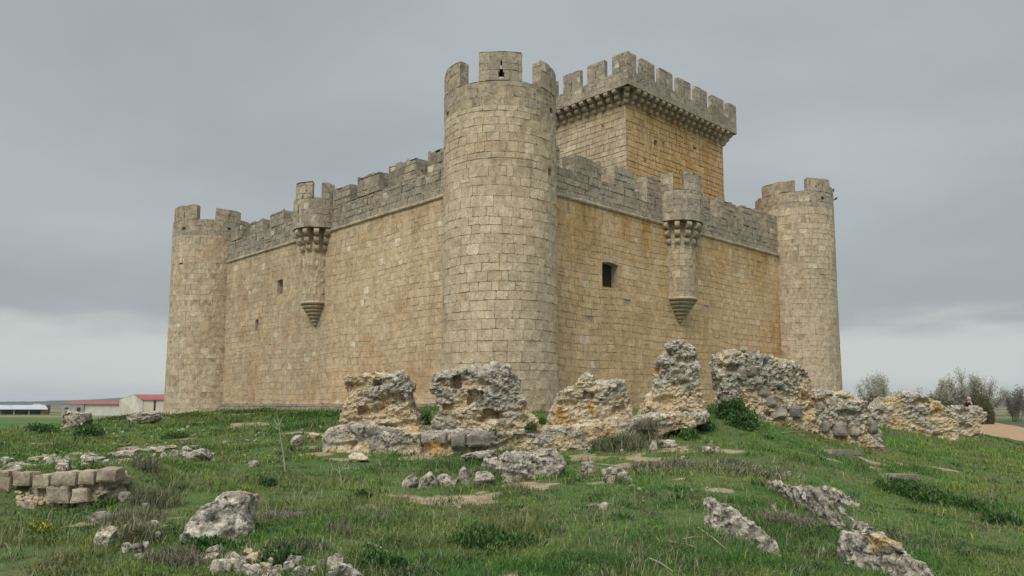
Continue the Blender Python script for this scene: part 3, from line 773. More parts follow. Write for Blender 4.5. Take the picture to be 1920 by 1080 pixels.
# ================================================================== boulders and loose stones
def stonemesh(name, p, size, seed, sub=4, amp=.12, cell=.4, rot=0., tilt=0., flat=.25, strat=1., fresh=.2, **k):
    bm = bmesh.new(); bmesh.ops.create_icosphere(bm, subdivisions=sub, radius=.5)
    rd = random.Random(seed)
    planes = [Vector((rd.gauss(0, 1), rd.gauss(0, 1), rd.gauss(0, .8))).normalized() for _ in range(9)]
    offs = [rd.uniform(.27, .42) for _ in planes]
    ca, sa = math.cos(rot), math.sin(rot)
    for v in bm.verts:
        q_ = v.co / (max(abs(v.co.x), abs(v.co.y), abs(v.co.z)) / .43); v.co = v.co.lerp(q_, .6)
        for n_, o_ in zip(planes, offs):
            e = v.co.dot(n_) - o_
            if e > 0: v.co -= n_ * e * .95
        l = Vector((v.co.x * size[0] * 1.15, v.co.y * size[1] * 1.15, v.co.z * size[2] * 1.15))
        l = Vector((l.x * math.cos(tilt) - l.z * math.sin(tilt), l.y, l.x * math.sin(tilt) + l.z * math.cos(tilt)))
        v.co = Vector((l.x * ca - l.y * sa + p.x, l.x * sa + l.y * ca + p.y, l.z + p.z))
    me0 = bpy.data.meshes.new(name); bm.to_mesh(me0); bm.free()
    mx = max(size)
    return finish(name, me0, (p.x, p.y, p.z), min(.16, amp * mx * .75), max(.04, min(.17, cell * mx)), strat, seed * 1.7, freshf=lambda q, b1, b2: fresh - b1 * .4, big=1.1 / mx, ca=.5, **k)
def boulder(label, x0, y0, x1, y1, seed, name='boulder', cat='boulder', tilt=0., depth=1., sub=5, group=None, amp=.14, cell=.3, bury=.12, rot=0., base=None, **k):
    b = hit((x0 + x1) / 2, base or y1 - (y1 - y0) * .12)
    s = b.y / 1440.
    w = (x1 - x0) * s; h = (y1 - y0) * s
    dd = w * .75 * depth
    g = Vector((b.x, b.y + dd * .3, b.z + h * .5 - bury * h))
    if abs(tilt) > .01:   # outline box of a tilted long stone
        c_, s_ = abs(math.cos(tilt)), abs(math.sin(tilt)); L_ = max(w, h) * 1.08; T_ = L_ * k.pop('thin', .42)
        return stonemesh(name, g, (L_, dd, T_), seed, sub, amp, cell, rot, tilt, label=label, cat=cat, group=group, **k)
    return stonemesh(name, g, (w * 1.05, dd, h * 1.15), seed, sub, amp, cell, rot, label=label, cat=cat, group=group, **k)

def rock(label, pts, bl, br, thick=.9, lean=.55, seed=1, fb=.35, sh=(0, 0), **k):
    """outcrop whose foot runs between two points of the ground"""
    pts = [(x + sh[0], y + sh[1]) for x, y in pts]
    a, b = hit(*bl), hit(*br); sl = (b.y - a.y) / (br[0] - bl[0]); Y0 = a.y + sl * (pts[0][0] - bl[0])
    return ruin('boulder', label, 'boulder', pts, Y0, thick, slope=sl, voxel=.028, amp=.10, cell=.15, strat=1.5, seed=seed, lean=lean, fb=fb, ca=.7, **k)
rock('large pitted grey boulder leaning in the grass at lower left', [(318,1050),(326,1010),(342,978),(368,952),(392,928),(425,932),(452,938),(450,962),(444,985),(450,1005),(436,1045),(380,1055)], (330,1030), (440,1020), .7, .5, 3, .55)
rock('wide flat topped pale boulder resting on bare soil in the middle foreground', [(931,885),(934,862),(946,850),(985,852),(1010,848),(1034,845),(1050,854),(1059,878),(1052,896),(1000,912),(965,918),(942,905)], (945,906), (1050,896), 1.2, .25, 4, .75)
rock('long low grey rock sunk in the grass right of centre foreground', [(1324,985),(1338,972),(1326,950),(1335,937),(1347,936),(1358,950),(1378,956),(1402,975),(1430,990),(1450,1006),(1458,1038),(1450,1052),(1400,1040),(1350,1018)], (1345,1005), (1445,1042), .7, .6, 5, .35, sh=(14, 6))
rock('long grey rock sunk in the bank above the cut off rock', [(1446,912),(1470,910),(1492,919),(1540,920),(1574,922),(1592,934),(1606,960),(1626,990),(1650,1016),(1640,1035),(1590,1015),(1550,998),(1500,960)], (1500,958), (1625,1022), 1.1, .45, 6, .35, sh=(24, 0))
rock('rough pale rock at the lower right, cut off by the bottom edge', [(1600,1040),(1622,1006),(1648,1012),(1662,996),(1692,1006),(1716,1038),(1748,1060),(1760,1105),(1745,1130),(1620,1125)], (1640,1078), (1765,1115), .9, .6, 7, .4, sh=(30, 14))
boulder('lumpy rock at the left edge of the mound in front of the barn', 110, 768, 165, 806, 8, sub=5)
boulder('low cracked rock beside the foot of the left round tower', 232, 774, 298, 798, 9, sub=5, depth=.7)
boulder('weathered stone lump between the two broad rubble stumps', 770, 782, 806, 824, 12, sub=5, base=838)
boulder('tilted smooth square block lying right of the low ashlar wall', 165, 905, 222, 950, 13, name='fallen_block', cat='stone', tilt=.5, thin=.55, fresh=.3)
boulder('pale block lying below the tilted square one, lower left', 163, 955, 206, 990, 14, name='fallen_block', cat='stone', tilt=-.3, thin=.5)
boulder('rounded pale block lowest of the column of fallen stones at lower left', 176, 990, 212, 1028, 15, name='fallen_block', cat='stone')
for i, (lab, bx) in enumerate([('first stone from the left in the short row in front of the ruins', (754, 893, 786, 918)), ('second stone from the left in the short row in front of the ruins', (783, 890, 818, 920)),
        ('square third stone of the short row in front of the ruins', (818, 891, 852, 916)), ('upright fourth stone of the short row in front of the ruins', (856, 880, 884, 918)), ('fifth grey stone of the short row, next to the wide flat boulder', (888, 889, 930, 918))]):
    boulder(lab, *bx, 20 + i, name='row_stone', cat='stone', group='row of stones left of the flat boulder', sub=4, amp=.1)
boulder('jagged grey rock just behind the row of stones', 868, 846, 930, 872, 30, name='rock', cat='rock', sub=5)
boulder('narrow grey rock right behind the left shoulder of the flat boulder', 905, 862, 940, 885, 31, name='rock', cat='rock')
boulder('round pale stone just right of the flat boulder', 1088, 869, 1122, 892, 32, name='rock', cat='rock')
boulder('flat stone right of the round pale one, on the bare path', 1133, 879, 1166, 896, 33, name='rock', cat='rock')
boulder('small pointed stone at the right end of the flat one on the path', 1155, 888, 1178, 903, 34, name='rock', cat='rock')
boulder('small white round stone alone in the grass below the path', 1122, 942, 1140, 958, 35, name='rock', cat='rock', sub=3)
boulder('upright rounded stone at the edge of the dry grass tuft', 1216, 829, 1234, 850, 36, name='rock', cat='rock', sub=4)
boulder('low broken rock beside the upright rounded stone', 1240, 826, 1268, 842, 37, name='rock', cat='rock', sub=4)
boulder('left stone of the little heap of three on the grassy bank', 1318, 838, 1340, 852, 38, name='rock', cat='rock', sub=3)
boulder('top stone of the little heap of three on the grassy bank', 1328, 827, 1342, 842, 39, name='rock', cat='rock', sub=3)
boulder('right stone of the little heap of three on the grassy bank', 1340, 839, 1352, 851, 40, name='rock', cat='rock', sub=3)
boulder('pale rock left of the footing of the left stump', 538, 818, 566, 838, 41, name='rock', cat='rock', sub=4)
boulder('rusty coloured rock close to the footing of the left stump', 572, 812, 604, 826, 42, name='rock', cat='rock', sub=4, fresh=.8)
boulder('low pinkish stone in the grass below the left stump', 652, 852, 690, 868, 43, name='rock', cat='rock', sub=4, fresh=.6)
boulder('pale cobble alone in the grass above the bottom left rubble', 458, 1028, 474, 1040, 44, name='rock', cat='rock', sub=3)
boulder('flat pale stone in the grass left of the thin sapling', 464, 866, 484, 876, 45, name='rock', cat='rock', sub=3)
# rubble lines: bottom centre-left and the low courses at the left
rd = random.Random(5)
def scatter(n, gen, label, cat, group, name='loose_stone', sub=3, fresh=.3):
    for q in range(n):
        x, y, w, h = gen(q)
        boulder(label, x - w / 2, y - h / 2, x + w / 2, y + h / 2, 100 + int(x) + q, name=name, cat=cat, group=group, sub=sub, amp=.12, cell=.5, fresh=rd.uniform(fresh - .25, fresh + .2))
scatter(26, lambda q: ((xx := rd.uniform(385, 520)), 1030 + (xx - 385) * .12 + rd.uniform(0, 46), rd.uniform(14, 34), rd.uniform(13, 27)), 'pale rubble stone in the heap at the bottom edge, left of centre', 'stone', 'rubble heap at the bottom left', sub=4)
scatter(14, lambda q: (rd.uniform(540, 665), rd.uniform(1052, 1082), rd.uniform(16, 34), rd.uniform(16, 30)), 'grey rubble stone in the heap at the bottom edge near the centre', 'stone', 'rubble heap at the bottom centre', sub=4, fresh=.1)
scatter(64, lambda q: ((xx := rd.uniform(0, 385)), 879 - xx * .075 + rd.uniform(-16, 8), rd.uniform(10, 36), rd.uniform(6, 15)), 'pale broken stone in the scattered line above the low ashlar wall', 'stone', 'line of broken stones above the low wall', sub=4)
boulder('biggest rock at the right end of the line of broken stones', 345, 846, 398, 868, 50, name='rock', cat='rock', sub=5)
scatter(70, lambda q: (rd.uniform(180, 700), rd.uniform(800, 868), rd.uniform(4, 10), rd.uniform(3, 6)), 'small white stone in the short grass left of the ruins', 'stone', 'small white stones in the grass', sub=2)
scatter(26, lambda q: (rd.choice((rd.uniform(700, 1240), rd.uniform(1100, 1500))), rd.uniform(858, 960), rd.uniform(4, 11), rd.uniform(4, 8)), 'small pale stone in the grass in front of the ruins', 'stone', 'small pale stones below the ruins', sub=2)
scatter(22, lambda q: (rd.uniform(225, 330), rd.uniform(925, 1045), rd.uniform(9, 24), rd.uniform(9, 20)), 'grey stone half hidden in weeds left of the leaning boulder', 'stone', 'stones in the weeds at lower left', sub=3, fresh=0)
scatter(14, lambda q: (rd.uniform(1060, 1320), rd.uniform(832, 850), rd.uniform(5, 14), rd.uniform(5, 9)), 'small tan stone at the foot of the long footing ledge', 'stone', 'small tan stones by the footing', sub=2, fresh=.6)

# low ashlar retaining wall at the left
lwo = empty('low_wall', at(100, 945, 17.4), label='ruined low retaining wall of large squared pale blocks at the left edge', cat='wall')
M_BLOCK2 = stone('pale_block', (.34, .295, .22), (.54, .48, .375), grey=.5, lich=.8, brown=.6)
blocks(lwo, [(-60, 882, -24, 908), (-22, 880, 13, 896), (-30, 897, 14, 925), (15, 889, 50, 917), (53, 890, 86, 915), (88, 887, 137, 914), (138, 884, 173, 911), (174, 878, 214, 905), (78, 916, 123, 948), (125, 914, 160, 942), (20, 940, 60, 958)], 17.4, M_BLOCK2, .5, sink=.1, rnd=.07, nz=.05)
ruin('rubble_core', None, None, [(-70, 975), (-70, 895), (0, 893), (60, 900), (140, 894), (218, 886), (222, 905), (190, 935), (150, 960), (60, 970)], 17.66, .8, seed=33, cell=.16, amp=.07, parent=lwo)

scatter(16, lambda q: (rd.uniform(28, 80), rd.uniform(918, 950), rd.uniform(7, 18), rd.uniform(6, 13)), 'ochre rubble stone spilling from the gap in the low wall', 'stone', 'rubble in the gap of the low wall', sub=3, fresh=.9)
# wooden / stone slabs on the right bank
def plank(label, x0, x1, y, hpx, seed, mat):
    a, b_ = hit(x0, y + 2), hit(x1, y + 2); e = (b_ - a); L_ = e.length; e.normalize(); n_ = Vector((e.y, -e.x, 0))
    b = MB(); b.box(a + EZ * .02, e, -n_, EZ, L_, .55, hpx * a.y / 1440, .6, taper=.97)
    o = b.build('stone_slab', mat)
    setp(o, label, 'slab')
M_PLANK = stone('slab_grey', (.24, .21, .19), (.33, .3, .27), grey=.3, lich=.3, brown=.2)
plank('thin grey slab lying on the bank below the sloping wall end', 1560, 1616, 852, 9, 1, M_PLANK)
plank('thicker reddish grey slab lying lower on the right bank', 1680, 1728, 900, 11, 2, M_PLANK)
#plank('weathered flat slab sunk in the grass farthest right on the bank', 1805, 1832, 945, 5, 3, M_PLANK)

# ================================================================== grass and weeds
rs = np.random.RandomState(11)
def leaf_mat(name, rough=.7, sub=0.):
    m = NT(name, rough)
    a = m.attr('col', 'Color')
    c = m.bright(a, m.rng(m.noise(9, 3), .3, .7, .85, 1.15))
    m.b.inputs['Specular IOR Level'].default_value = .25
    return m.done(c)
M_LEAF = leaf_mat('grass_blades')
def blades(X, Y, Z, Ln, Wd, lean, az, col, name='grass', twoseg=True):
    """curved blades: two quads and a tip"""
    n = len(X)
    fa = az + rs.uniform(0, 3.14, n)       # facing of the blade's width
    wx, wy = np.cos(fa) * Wd / 2, np.sin(fa) * Wd / 2
    dx, dy = np.cos(az), np.sin(az)
    V = np.empty((n, 5, 3)); 
    h1 = Ln * .55 * np.cos(lean * .5); o1 = Ln * .55 * np.sin(lean * .5)
    h2 = h1 + Ln * .45 * np.cos(lean * 1.5); o2 = o1 + Ln * .45 * np.sin(lean * 1.5)
    V[:, 0] = np.c_[X - wx, Y - wy, Z]; V[:, 1] = np.c_[X + wx, Y + wy, Z]
    V[:, 2] = np.c_[X + dx * o1 + wx * .8, Y + dy * o1 + wy * .8, Z + h1]; V[:, 3] = np.c_[X + dx * o1 - wx * .8, Y + dy * o1 - wy * .8, Z + h1]
    V[:, 4] = np.c_[X + dx * o2, Y + dy * o2, Z + h2]
    base = np.arange(n)[:, None] * 5
    T = np.concatenate([base + np.array([[0, 1, 2]]), base + np.array([[0, 2, 3]]), base + np.array([[3, 2, 4]])], 1).reshape(-1, 3)
    C = np.repeat(np.c_[col, np.ones(n)][:, None, :], 5, 1)
    return V.reshape(-1, 3), T, C.reshape(-1, 4)
def mkblades(name, parts, label, cat, kind='stuff'):
    Vs, Ts, Cs = [], [], []; o = 0
    for V_, T_, C_ in parts: Vs.append(V_); Ts.append(T_ + o); Cs.append(C_); o += len(V_)
    V_ = np.concatenate(Vs); me = fastmesh(name, V_, np.concatenate(Ts), {'col': ('FLOAT_COLOR', np.concatenate(Cs))}, smooth=False)
    me.materials.append(M_LEAF)
    return setp(link(bpy.data.objects.new(name, me), (0, 0, 0)), label, cat, kind=kind)
def pickcol(n, base, var=.22):
    b = np.array(base); k = 1 + rs.randn(n, 1) * var
    return np.clip(b * k * (1 + rs.randn(n, 3) * .06), .005, .8)

# spread over the ground: even in the picture's scale out to the mound's edge
NB = 420000
u = rs.rand(NB); Yb = 1 / (1 / 8.5 + u * (1 / 66. - 1 / 8.5))      # denser near
Yb = Yb * (1 + .0 * u)
Xb = (rs.rand(NB) * 2 - 1) * (Yb * .80 + 1.5)
# keep extra mid-distance blades
extra = 150000
Ye = rs.uniform(18, 60, extra); Xe = (rs.rand(extra) * 2 - 1) * (Ye * .75)
Xb = np.r_[Xb, Xe]; Yb = np.r_[Yb, Ye]; NB = len(Xb)
bv = bare(Xb, Yb)
# nothing under the castle
rx = (Xb - C0.x) * E1.x + (Yb - C0.y) * E1.y; ry = (Xb - C0.x) * E2.x + (Yb - C0.y) * E2.y
incastle = ((rx > -.3) & (ry > -.3)) | (np.hypot(Xb - C0.x, Yb - C0.y) < 2.8) | (np.hypot(Xb - TL.x, Yb - TL.y) < 3.0) | (np.hypot(Xb - TR.x, Yb - TR.y) < 3.1)
clump = fbm(Xb, Yb, 1.1, 71, 3); clump2 = fbm(Xb, Yb, .38, 75, 2)
keep_ = (rs.rand(NB) > bv * 1.15) & ~incastle & (rs.rand(NB) < .35 + sstep(.35, .6, clump2) * .8)
Xb, Yb, clump, clump2, bv = Xb[keep_], Yb[keep_], clump[keep_], clump2[keep_], bv[keep_]; NB = len(Xb)
Zb = H(Xb, Yb) - .01
tone = fbm(Xb, Yb, 4.5, 81, 4); dry = fbm(Xb, Yb, 2.2, 91, 4); lush = fbm(Xb, Yb, 3., 95, 3)
g1 = np.array([.100, .200, .030]); g2 = np.array([.055, .130, .024]); g3 = np.array([.175, .210, .050]); g4 = np.array([.24, .21, .12]); g5 = np.array([.16, .14, .095])
col = g1 + (g2 - g1) * sstep(.42, .6, lush)[:, None]
col = col + (g3 - col) * (sstep(.42, .62, tone) * .9)[:, None]; col = col * (.74 + .48 * sstep(.25, .6, fbm(Xb, Yb, 1.6, 101, 3)))[:, None]
rv = rs.rand(NB)
isdry = rv < (.04 + .24 * sstep(.52, .68, dry) + .25 * (bv > .15))
col[isdry] = (g4 + (g5 - g4) * rs.rand(isdry.sum(), 1))
flower = rs.rand(NB) < .006
col = np.clip(col * (1 + rs.randn(NB, 1) * .24) * (1 + rs.randn(NB, 3) * .05), .004, .7)
col[flower] = (.42, .36, .03)
Ln = (.045 + .17 * sstep(.35, .75, clump) + .07 * sstep(.5, .7, lush)) * rs.uniform(.55, 1.35, NB) * (1 + .35 * sstep(20, 45, Yb))
Wd = np.clip(.00080 * Yb, .008, .05) * rs.uniform(.6, 1.3, NB)
parts = [blades(Xb, Yb, Zb, Ln, Wd, rs.uniform(.2, 1.3, NB), rs.uniform(0, 6.28, NB), col)]
NR = 900; cy = 1 / (1 / 9. + rs.rand(NR) * (1 / 45. - 1 / 9.)); cx = (rs.rand(NR) * 2 - 1) * (cy * .75 + 1)
k_ = 34; X = np.repeat(cx, k_) + rs.randn(NR * k_) * .11; Y = np.repeat(cy, k_) + rs.randn(NR * k_) * .11
rx = (X - C0.x) * E1.x + (Y - C0.y) * E1.y; ry = (X - C0.x) * E2.x + (Y - C0.y) * E2.y
o_ = ~((rx > -.3) & (ry > -.3)) & (np.hypot(X - C0.x, Y - C0.y) > 3.); rc = np.array([(.035, .085, .02), (.075, .16, .035), (.12, .17, .05), (.055, .12, .045), (.16, .15, .09)])[rs.randint(0, 5, NR)]
rc = np.repeat(rc, k_, 0)[o_] * (1 + rs.randn(o_.sum(), 1) * .2); hs_ = np.repeat(rs.uniform(.5, 1.5, NR), k_)[o_]; X = X[o_]; Y = Y[o_]; n_ = len(X)
parts.append(blades(X, Y, H(X, Y) + rs.rand(n_) * .07 * hs_, rs.uniform(.06, .14, n_) * hs_, rs.uniform(.014, .03, n_) * np.clip(Y / 16, .8, 2), rs.uniform(.4, 1.5, n_), rs.uniform(0, 6.28, n_), np.clip(rc, .005, .6)))
NS = 5200; Y = 1 / (1 / 9. + rs.rand(NS) * (1 / 40. - 1 / 9.)); X = (rs.rand(NS) * 2 - 1) * (Y * .75 + 1); o_ = (Y < 26) & (fbm(X, Y, 2.4, 123, 3) > .46); X = X[o_]; Y = Y[o_]; n_ = len(X)
parts.append(blades(X, Y, H(X, Y), rs.uniform(.18, .45, n_), .00055 * Y, rs.uniform(.1, 1.1, n_), rs.uniform(0, 6.28, n_), pickcol(n_, (.34, .30, .20))))
mkblades('grass', parts, 'short green grass and weeds with dry stalks covering the mound', 'grass')

def blob(px, py, w, hgt, n, col, ln, wd, lean=(.2, 1.2), var=.25, up=0., Yc=None):
    """a plant: blades / leaves spread over a patch, rising to hgt metres"""
    c = hit(px, py) if Yc is None else at(px, py, Yc); rx = w / 2 / 1440 * c.y
    ns = 9; sa = rs.uniform(0, 6.28, ns); sr = np.sqrt(rs.rand(ns)) * .8; sw = rs.uniform(.18, .5, ns); q = rs.randint(0, ns, n)
    ox = sr[q] * np.cos(sa[q]) + rs.randn(n) * sw[q] * .75; oy = sr[q] * np.sin(sa[q]) + rs.randn(n) * sw[q] * .75
    r = np.clip(np.hypot(rs.randn(n), rs.randn(n)) * .5, 0, 1); X = c.x + ox * rx; Y = c.y + oy * rx * .8; hk = rs.uniform(.5, 1.15, ns)[q]; hgt = hgt * hk
    Z = (H(X, Y) if Yc is None else np.full(n, c.z)) + rs.rand(n) ** .8 * hgt * (1 - r ** 2 * .8) * up
    k = len(col); ci = rs.randint(0, k, n); C = np.array(col)[ci] * (1 + rs.randn(n, 1) * var)
    L = ln * rs.uniform(.6, 1.4, n) * (1 - r * .35); Wd_ = wd * rs.uniform(.6, 1.4, n)
    return blades(X, Y, Z - .02, L, Wd_, rs.uniform(*lean, n), rs.uniform(0, 6.28, n), np.clip(C, .004, .7)), c
def plant(name, label, cat, px, py, w, hgt, n, col, ln, wd, group=None, **k):
    (V_, T_, C_), c = blob(px, py, w, hgt, n, col, ln, wd, **k)
    me = fastmesh(name, V_ - np.array(tuple(c)), T_, {'col': ('FLOAT_COLOR', C_)}, smooth=False); me.materials.append(M_LEAF)
    return setp(link(bpy.data.objects.new(name, me), c), label, cat, group)
DG = [(.028, .07, .018), (.042, .095, .022), (.06, .125, .028)]; MG = [(.06, .13, .025), (.085, .165, .03), (.042, .1, .022)]
LG = [(.085, .145, .03), (.06, .12, .02)]; DRY = [(.20, .175, .12), (.27, .24, .17), (.14, .12, .085)]; GRY = [(.24, .22, .14), (.17, .16, .09), (.30, .28, .19), (.09, .13, .045), (.07, .12, .03)]
plant('bush', 'tall dark green bush between the spire and the long rubble wall', 'bush', 1376, 786, 70, .95, 5200, DG + MG, .16, .07, up=1.)
plant('bush', 'dark nettle clump right in front of the tall bush', 'bush', 1392, 802, 46, .6, 2600, DG, .13, .06, up=1.)
plant('bush', 'bushy weed at the right end of the long footing ledge', 'bush', 1322, 806, 44, .5, 1800, DG + MG, .13, .05, up=1.)
plant('bush', 'low weed just below the footing ledge, left of the bushy one', 'bush', 1296, 822, 40, .35, 1000, MG, .12, .05, up=1.)
plant('bush', 'leafy weed at the foot of the long rubble wall by its dark blocks', 'bush', 1420, 778, 30, .5, 1400, DG + MG, .14, .05, up=1.)
plant('bush', 'dark leafy weed at the foot of the sloping wall end', 'bush', 1525, 800, 50, .45, 1700, DG, .14, .05, up=1.)
plant('bush', 'broad dark weed patch filling the bottom middle of the grass', 'bush', 925, 1020, 140, .22, 3800, DG, .10, .028, up=1.)
plant('bush', 'dark weed growing against the low ashlar wall', 'bush', 150, 935, 62, .5, 3000, DG, .10, .035, up=1.)
plant('bush', 'small green weed below the tilted square block', 'bush', 195, 955, 40, .22, 1300, MG, .08, .03, up=1.)
plant('bush', 'green weed at the lower right foot of the leaning boulder', 'bush', 385, 1028, 60, .22, 1800, MG + DG, .09, .028, up=1.)
plant('bush', 'dark green weed in the grass between the two thin stems', 'bush', 500, 912, 30, .2, 800, DG, .09, .03, up=1.)
plant('bush', 'small dark tuft right of the short broken stem', 'bush', 680, 935, 28, .18, 700, DG, .09, .03, up=1.)
plant('bush', 'long strip of dark weeds running down the right bank', 'bush', 1790, 950, 120, .35, 3600, DG + MG, .14, .045, up=1.)
plant('bush', 'upper dark weeds on the right bank beside the reddish slab', 'bush', 1700, 925, 90, .3, 2600, DG + MG, .14, .045, up=1.)
plant('bush', 'dark low weed at the far right edge of the bank', 'bush', 1880, 985, 60, .3, 1800, DG, .13, .04, up=1.)
plant('bush', 'green weeds in the gap between the two broad stumps', 'bush', 796, 795, 34, .7, 1500, MG, .2, .05, up=.7)
plant('bush', 'round dark bush in the field edge at far left', 'bush', 75, 812, 60, .5, 1400, DG, .16, .06, up=1.)
plant('bush', 'second green bush left of the cracked rock', 'bush', 165, 818, 50, .5, 1400, DG + MG, .16, .06, up=1.)
plant('bush', 'low weed mound in the grass in front of the left round tower', 'bush', 328, 822, 56, .3, 1300, MG + DG, .14, .05, up=1.)
for i, (x, y) in enumerate([(440, 768), (478, 766), (515, 770), (560, 772), (610, 774), (350, 775), (660, 776)]):
    plant('weed_clump', 'bright tall weed clump along the foot of the left curtain wall', 'weed', x, y + 7, 70, .2, 1300, MG + LG, .22, .05, up=.6, group='weeds along the left wall foot')
plant('weed_clump', 'tall grass topping the low rise left of the left round tower', 'weed', 255, 770, 110, .35, 2600, MG + LG, .22, .06, up=.7)
plant('dry_grass', 'grey dry grass tuft drooping in front of the long footing ledge', 'grass tuft', 1165, 838, 110, .45, 2600, GRY, .55, .022, lean=(.3, 1.1), up=.5)
plant('dry_bush', 'brown dead bush on top of the footing ledge above the grey grass', 'bush', 1215, 806, 40, .35, 900, DRY, .25, .018, up=1., Yc=27.2)
plant('dry_bush', 'tangled grey dead bush left of the leaning boulder', 'bush', 292, 955, 90, .35, 2600, GRY, .30, .010, up=1.)
plant('dry_bush', 'sprawling grey dead weeds between the fallen blocks and the leaning boulder', 'bush', 262, 985, 110, .18, 1900, GRY + DRY, .26, .010, up=1.)
plant('dry_bush', 'greyish dead weeds at the bottom edge below the leaning boulder', 'bush', 330, 1060, 120, .14, 1800, GRY + DRY, .24, .009, up=1.)
plant('dry_bush', 'low dead weeds in the bottom grass near the centre rubble', 'bush', 560, 1035, 120, .14, 2000, GRY + DG, .22, .010, up=1.)
plant('dry_grass', 'pale flattened straw in the grass right of the leaning boulder', 'grass tuft', 500, 975, 110, .08, 1300, DRY, .3, .010, lean=(.8, 1.5))
plant('bush', 'dark weeds in the bottom grass just left of the centre rubble heap', 'bush', 520, 1062, 60, .25, 1600, DG, .10, .028, up=1.)
plant('bush', 'leafy weed right of the centre rubble heap at the bottom', 'bush', 715, 1060, 80, .2, 1900, MG + DG, .10, .028, up=1.)
plant('dry_bush', 'lower patch of dead twigs left of the leaning boulder', 'bush', 258, 1020, 60, .3, 1200, GRY + DRY, .28, .010, up=1.)
plant('dry_bush', 'grey dead weeds beside the line of broken stones', 'bush', 270, 880, 46, .3, 900, GRY + DRY, .2, .014, up=1.)
plant('dry_grass', 'flattened grey dry grass on the bank above the long rock slab', 'grass tuft', 1400, 885, 150, .12, 2600, GRY + DRY, .42, .018, lean=(.9, 1.5))
plant('dry_grass', 'dry straw bent over the grass right of the bare path', 'grass tuft', 1245, 878, 140, .12, 2000, DRY + GRY, .45, .016, lean=(.9, 1.5))
plant('dry_grass', 'dry stalks between the two right hand rocks', 'grass tuft', 1490, 985, 120, .12, 1300, DRY, .35, .010, lean=(.5, 1.5))
plant('dry_grass', 'wispy dry stalks in the middle of the foreground', 'grass tuft', 645, 1000, 60, .1, 160, DRY, .35, .007, lean=(.1, .6))
plant('flowering_weed', 'yellow flowering weed at the left edge of the foreground', 'flowering weed', 75, 1000, 44, .22, 700, [(.42, .38, .03), (.09, .15, .03), (.12, .17, .03)], .07, .018, up=1.)
plant('flowering_weed', 'yellow flowering weed beside the top of the leaning boulder', 'flowering weed', 455, 935, 34, .3, 700, [(.34, .33, .03), (.09, .15, .03), (.12, .17, .03)], .09, .018, up=1.)
for (x, y, Y, lab) in [(1393, 662, 32.2, 'green tuft growing on top of the long rubble wall'), (1216, 776, 28.9, 'green tuft on the ledge at the foot of the spire'), (1283, 772, 29., 'yellowish tuft at the right foot of the spire'), (1012, 790, 27.0, 'green tuft on the ledge just right of the broad stump'), (995, 800, 26.5, 'lower green tuft on the ledge right of the broad stump'), (1056, 803, 27.3, 'green tuft on the ledge below the double humped stump'), (929, 812, 26.3, 'small tuft on the footing below the broad stump')]:
    plant('weed_tuft', lab, 'weed', x, y + 5, 22, .22, 420, MG + LG, .12, .03, up=1., Yc=Y)

# bare stems and fallen twigs
M_TWIG = plain('dead_wood', (.36, .33, .27), .9)
def stem(label, pts, r0, name='sapling', br=()):
    b0 = hit(*pts[0]); P = [at(x, y, b0.y) for x, y in pts]; P[0] = b0 - EZ * .03
    b = MB(); b.tube(P, [r0 * (1 - .6 * i / (len(P) - 1)) for i in range(len(P))], 6)
    for q in br:
        Q = [at(x, y, b0.y + .1 * k) for k, (x, y) in enumerate(q)]; b.tube(Q, [r0 * .4, r0 * .25, r0 * .15][:len(Q)], 5)
    setp(b.build(name, M_TWIG, smooth=True), label, 'sapling' if name == 'sapling' else 'twig')
stem('thin leafless whitish sapling left of the left stump', [(535, 886), (531, 850), (526, 820), (523, 796)], .022, br=[[(524, 800), (516, 790), (510, 783)], [(523, 798), (528, 786), (534, 778)], [(525, 806), (515, 800)], [(524, 797), (521, 784), (519, 775)]])
stem('short crooked broken stem with a side branch in the grass', [(641, 916), (639, 895), (637, 884)], .018, br=[[(637, 886), (650, 868), (664, 852)], [(637, 886), (628, 878)], [(637, 884), (634, 872)]])
def twig(label, a, b_):
    p, q = hit(*a), hit(*b_); m_ = (p + q) / 2 + EZ * .06
    b = MB(); b.tube([p + EZ * .03, m_, q + EZ * .04], [.016, .013, .007], 5); setp(b.build('fallen_twig', M_TWIG), label, 'twig')
twig('long pale dead stick lying lower left of the long grey boulder', (1252, 1018), (1330, 1040))
twig('short pale stick lying just above the long dead stick', (1280, 1014), (1325, 1012))
twig('thin dead twig running towards the long grey boulder', (1310, 993), (1368, 1040))
twig('dead twig at the bottom edge right of centre', (1218, 1052), (1262, 1078))
twig('dead branch in the bottom weeds left of centre', (690, 1022), (735, 1045))
twig('pale stick lying on the path near the round stone', (1120, 872), (1215, 885))
twig('pale stick across the grass on the upper right bank', (1465, 813), (1512, 811))

# ================================================================== floodlights, person
M_BLACK = plain('black_metal', (.02, .02, .022), .5)
M_GLASS = plain('lamp_glass', (.12, .13, .14), .2)
def flood(label, x, y, s, yaw):
    p = at(x, y, TR.y - .6)
    b = MB(); ex = Vector((math.cos(yaw), math.sin(yaw), 0)); ey = Vector((-math.sin(yaw), math.cos(yaw), 0)); up = (EZ + ex * .35).normalized()
    r = empty('floodlight', p, label=label, cat='floodlight')
    b.box(p - ex * s * .2, ex, ey, up, s * .35, s * .9, s * .75, .5, taper=.85); b.build('housing', M_BLACK, r)
    g = MB(); g.box(p + ex * s * .16 + up * .06, ex, ey, up, .02, s * .75, s * .6, .5); g.build('glass', M_GLASS, r)
    k = MB(); k.tube([p - ex * s * .1, p - ex * (s + .2) - EZ * .1, ], [.03, .03], 6); k.build('bracket', M_BLACK, r)
flood('larger black floodlight clamped to the crown of the right round tower', 1561, 361, .42, .1)
flood('smaller black floodlight just below the larger one on the right round tower', 1568, 374, .24, .2)

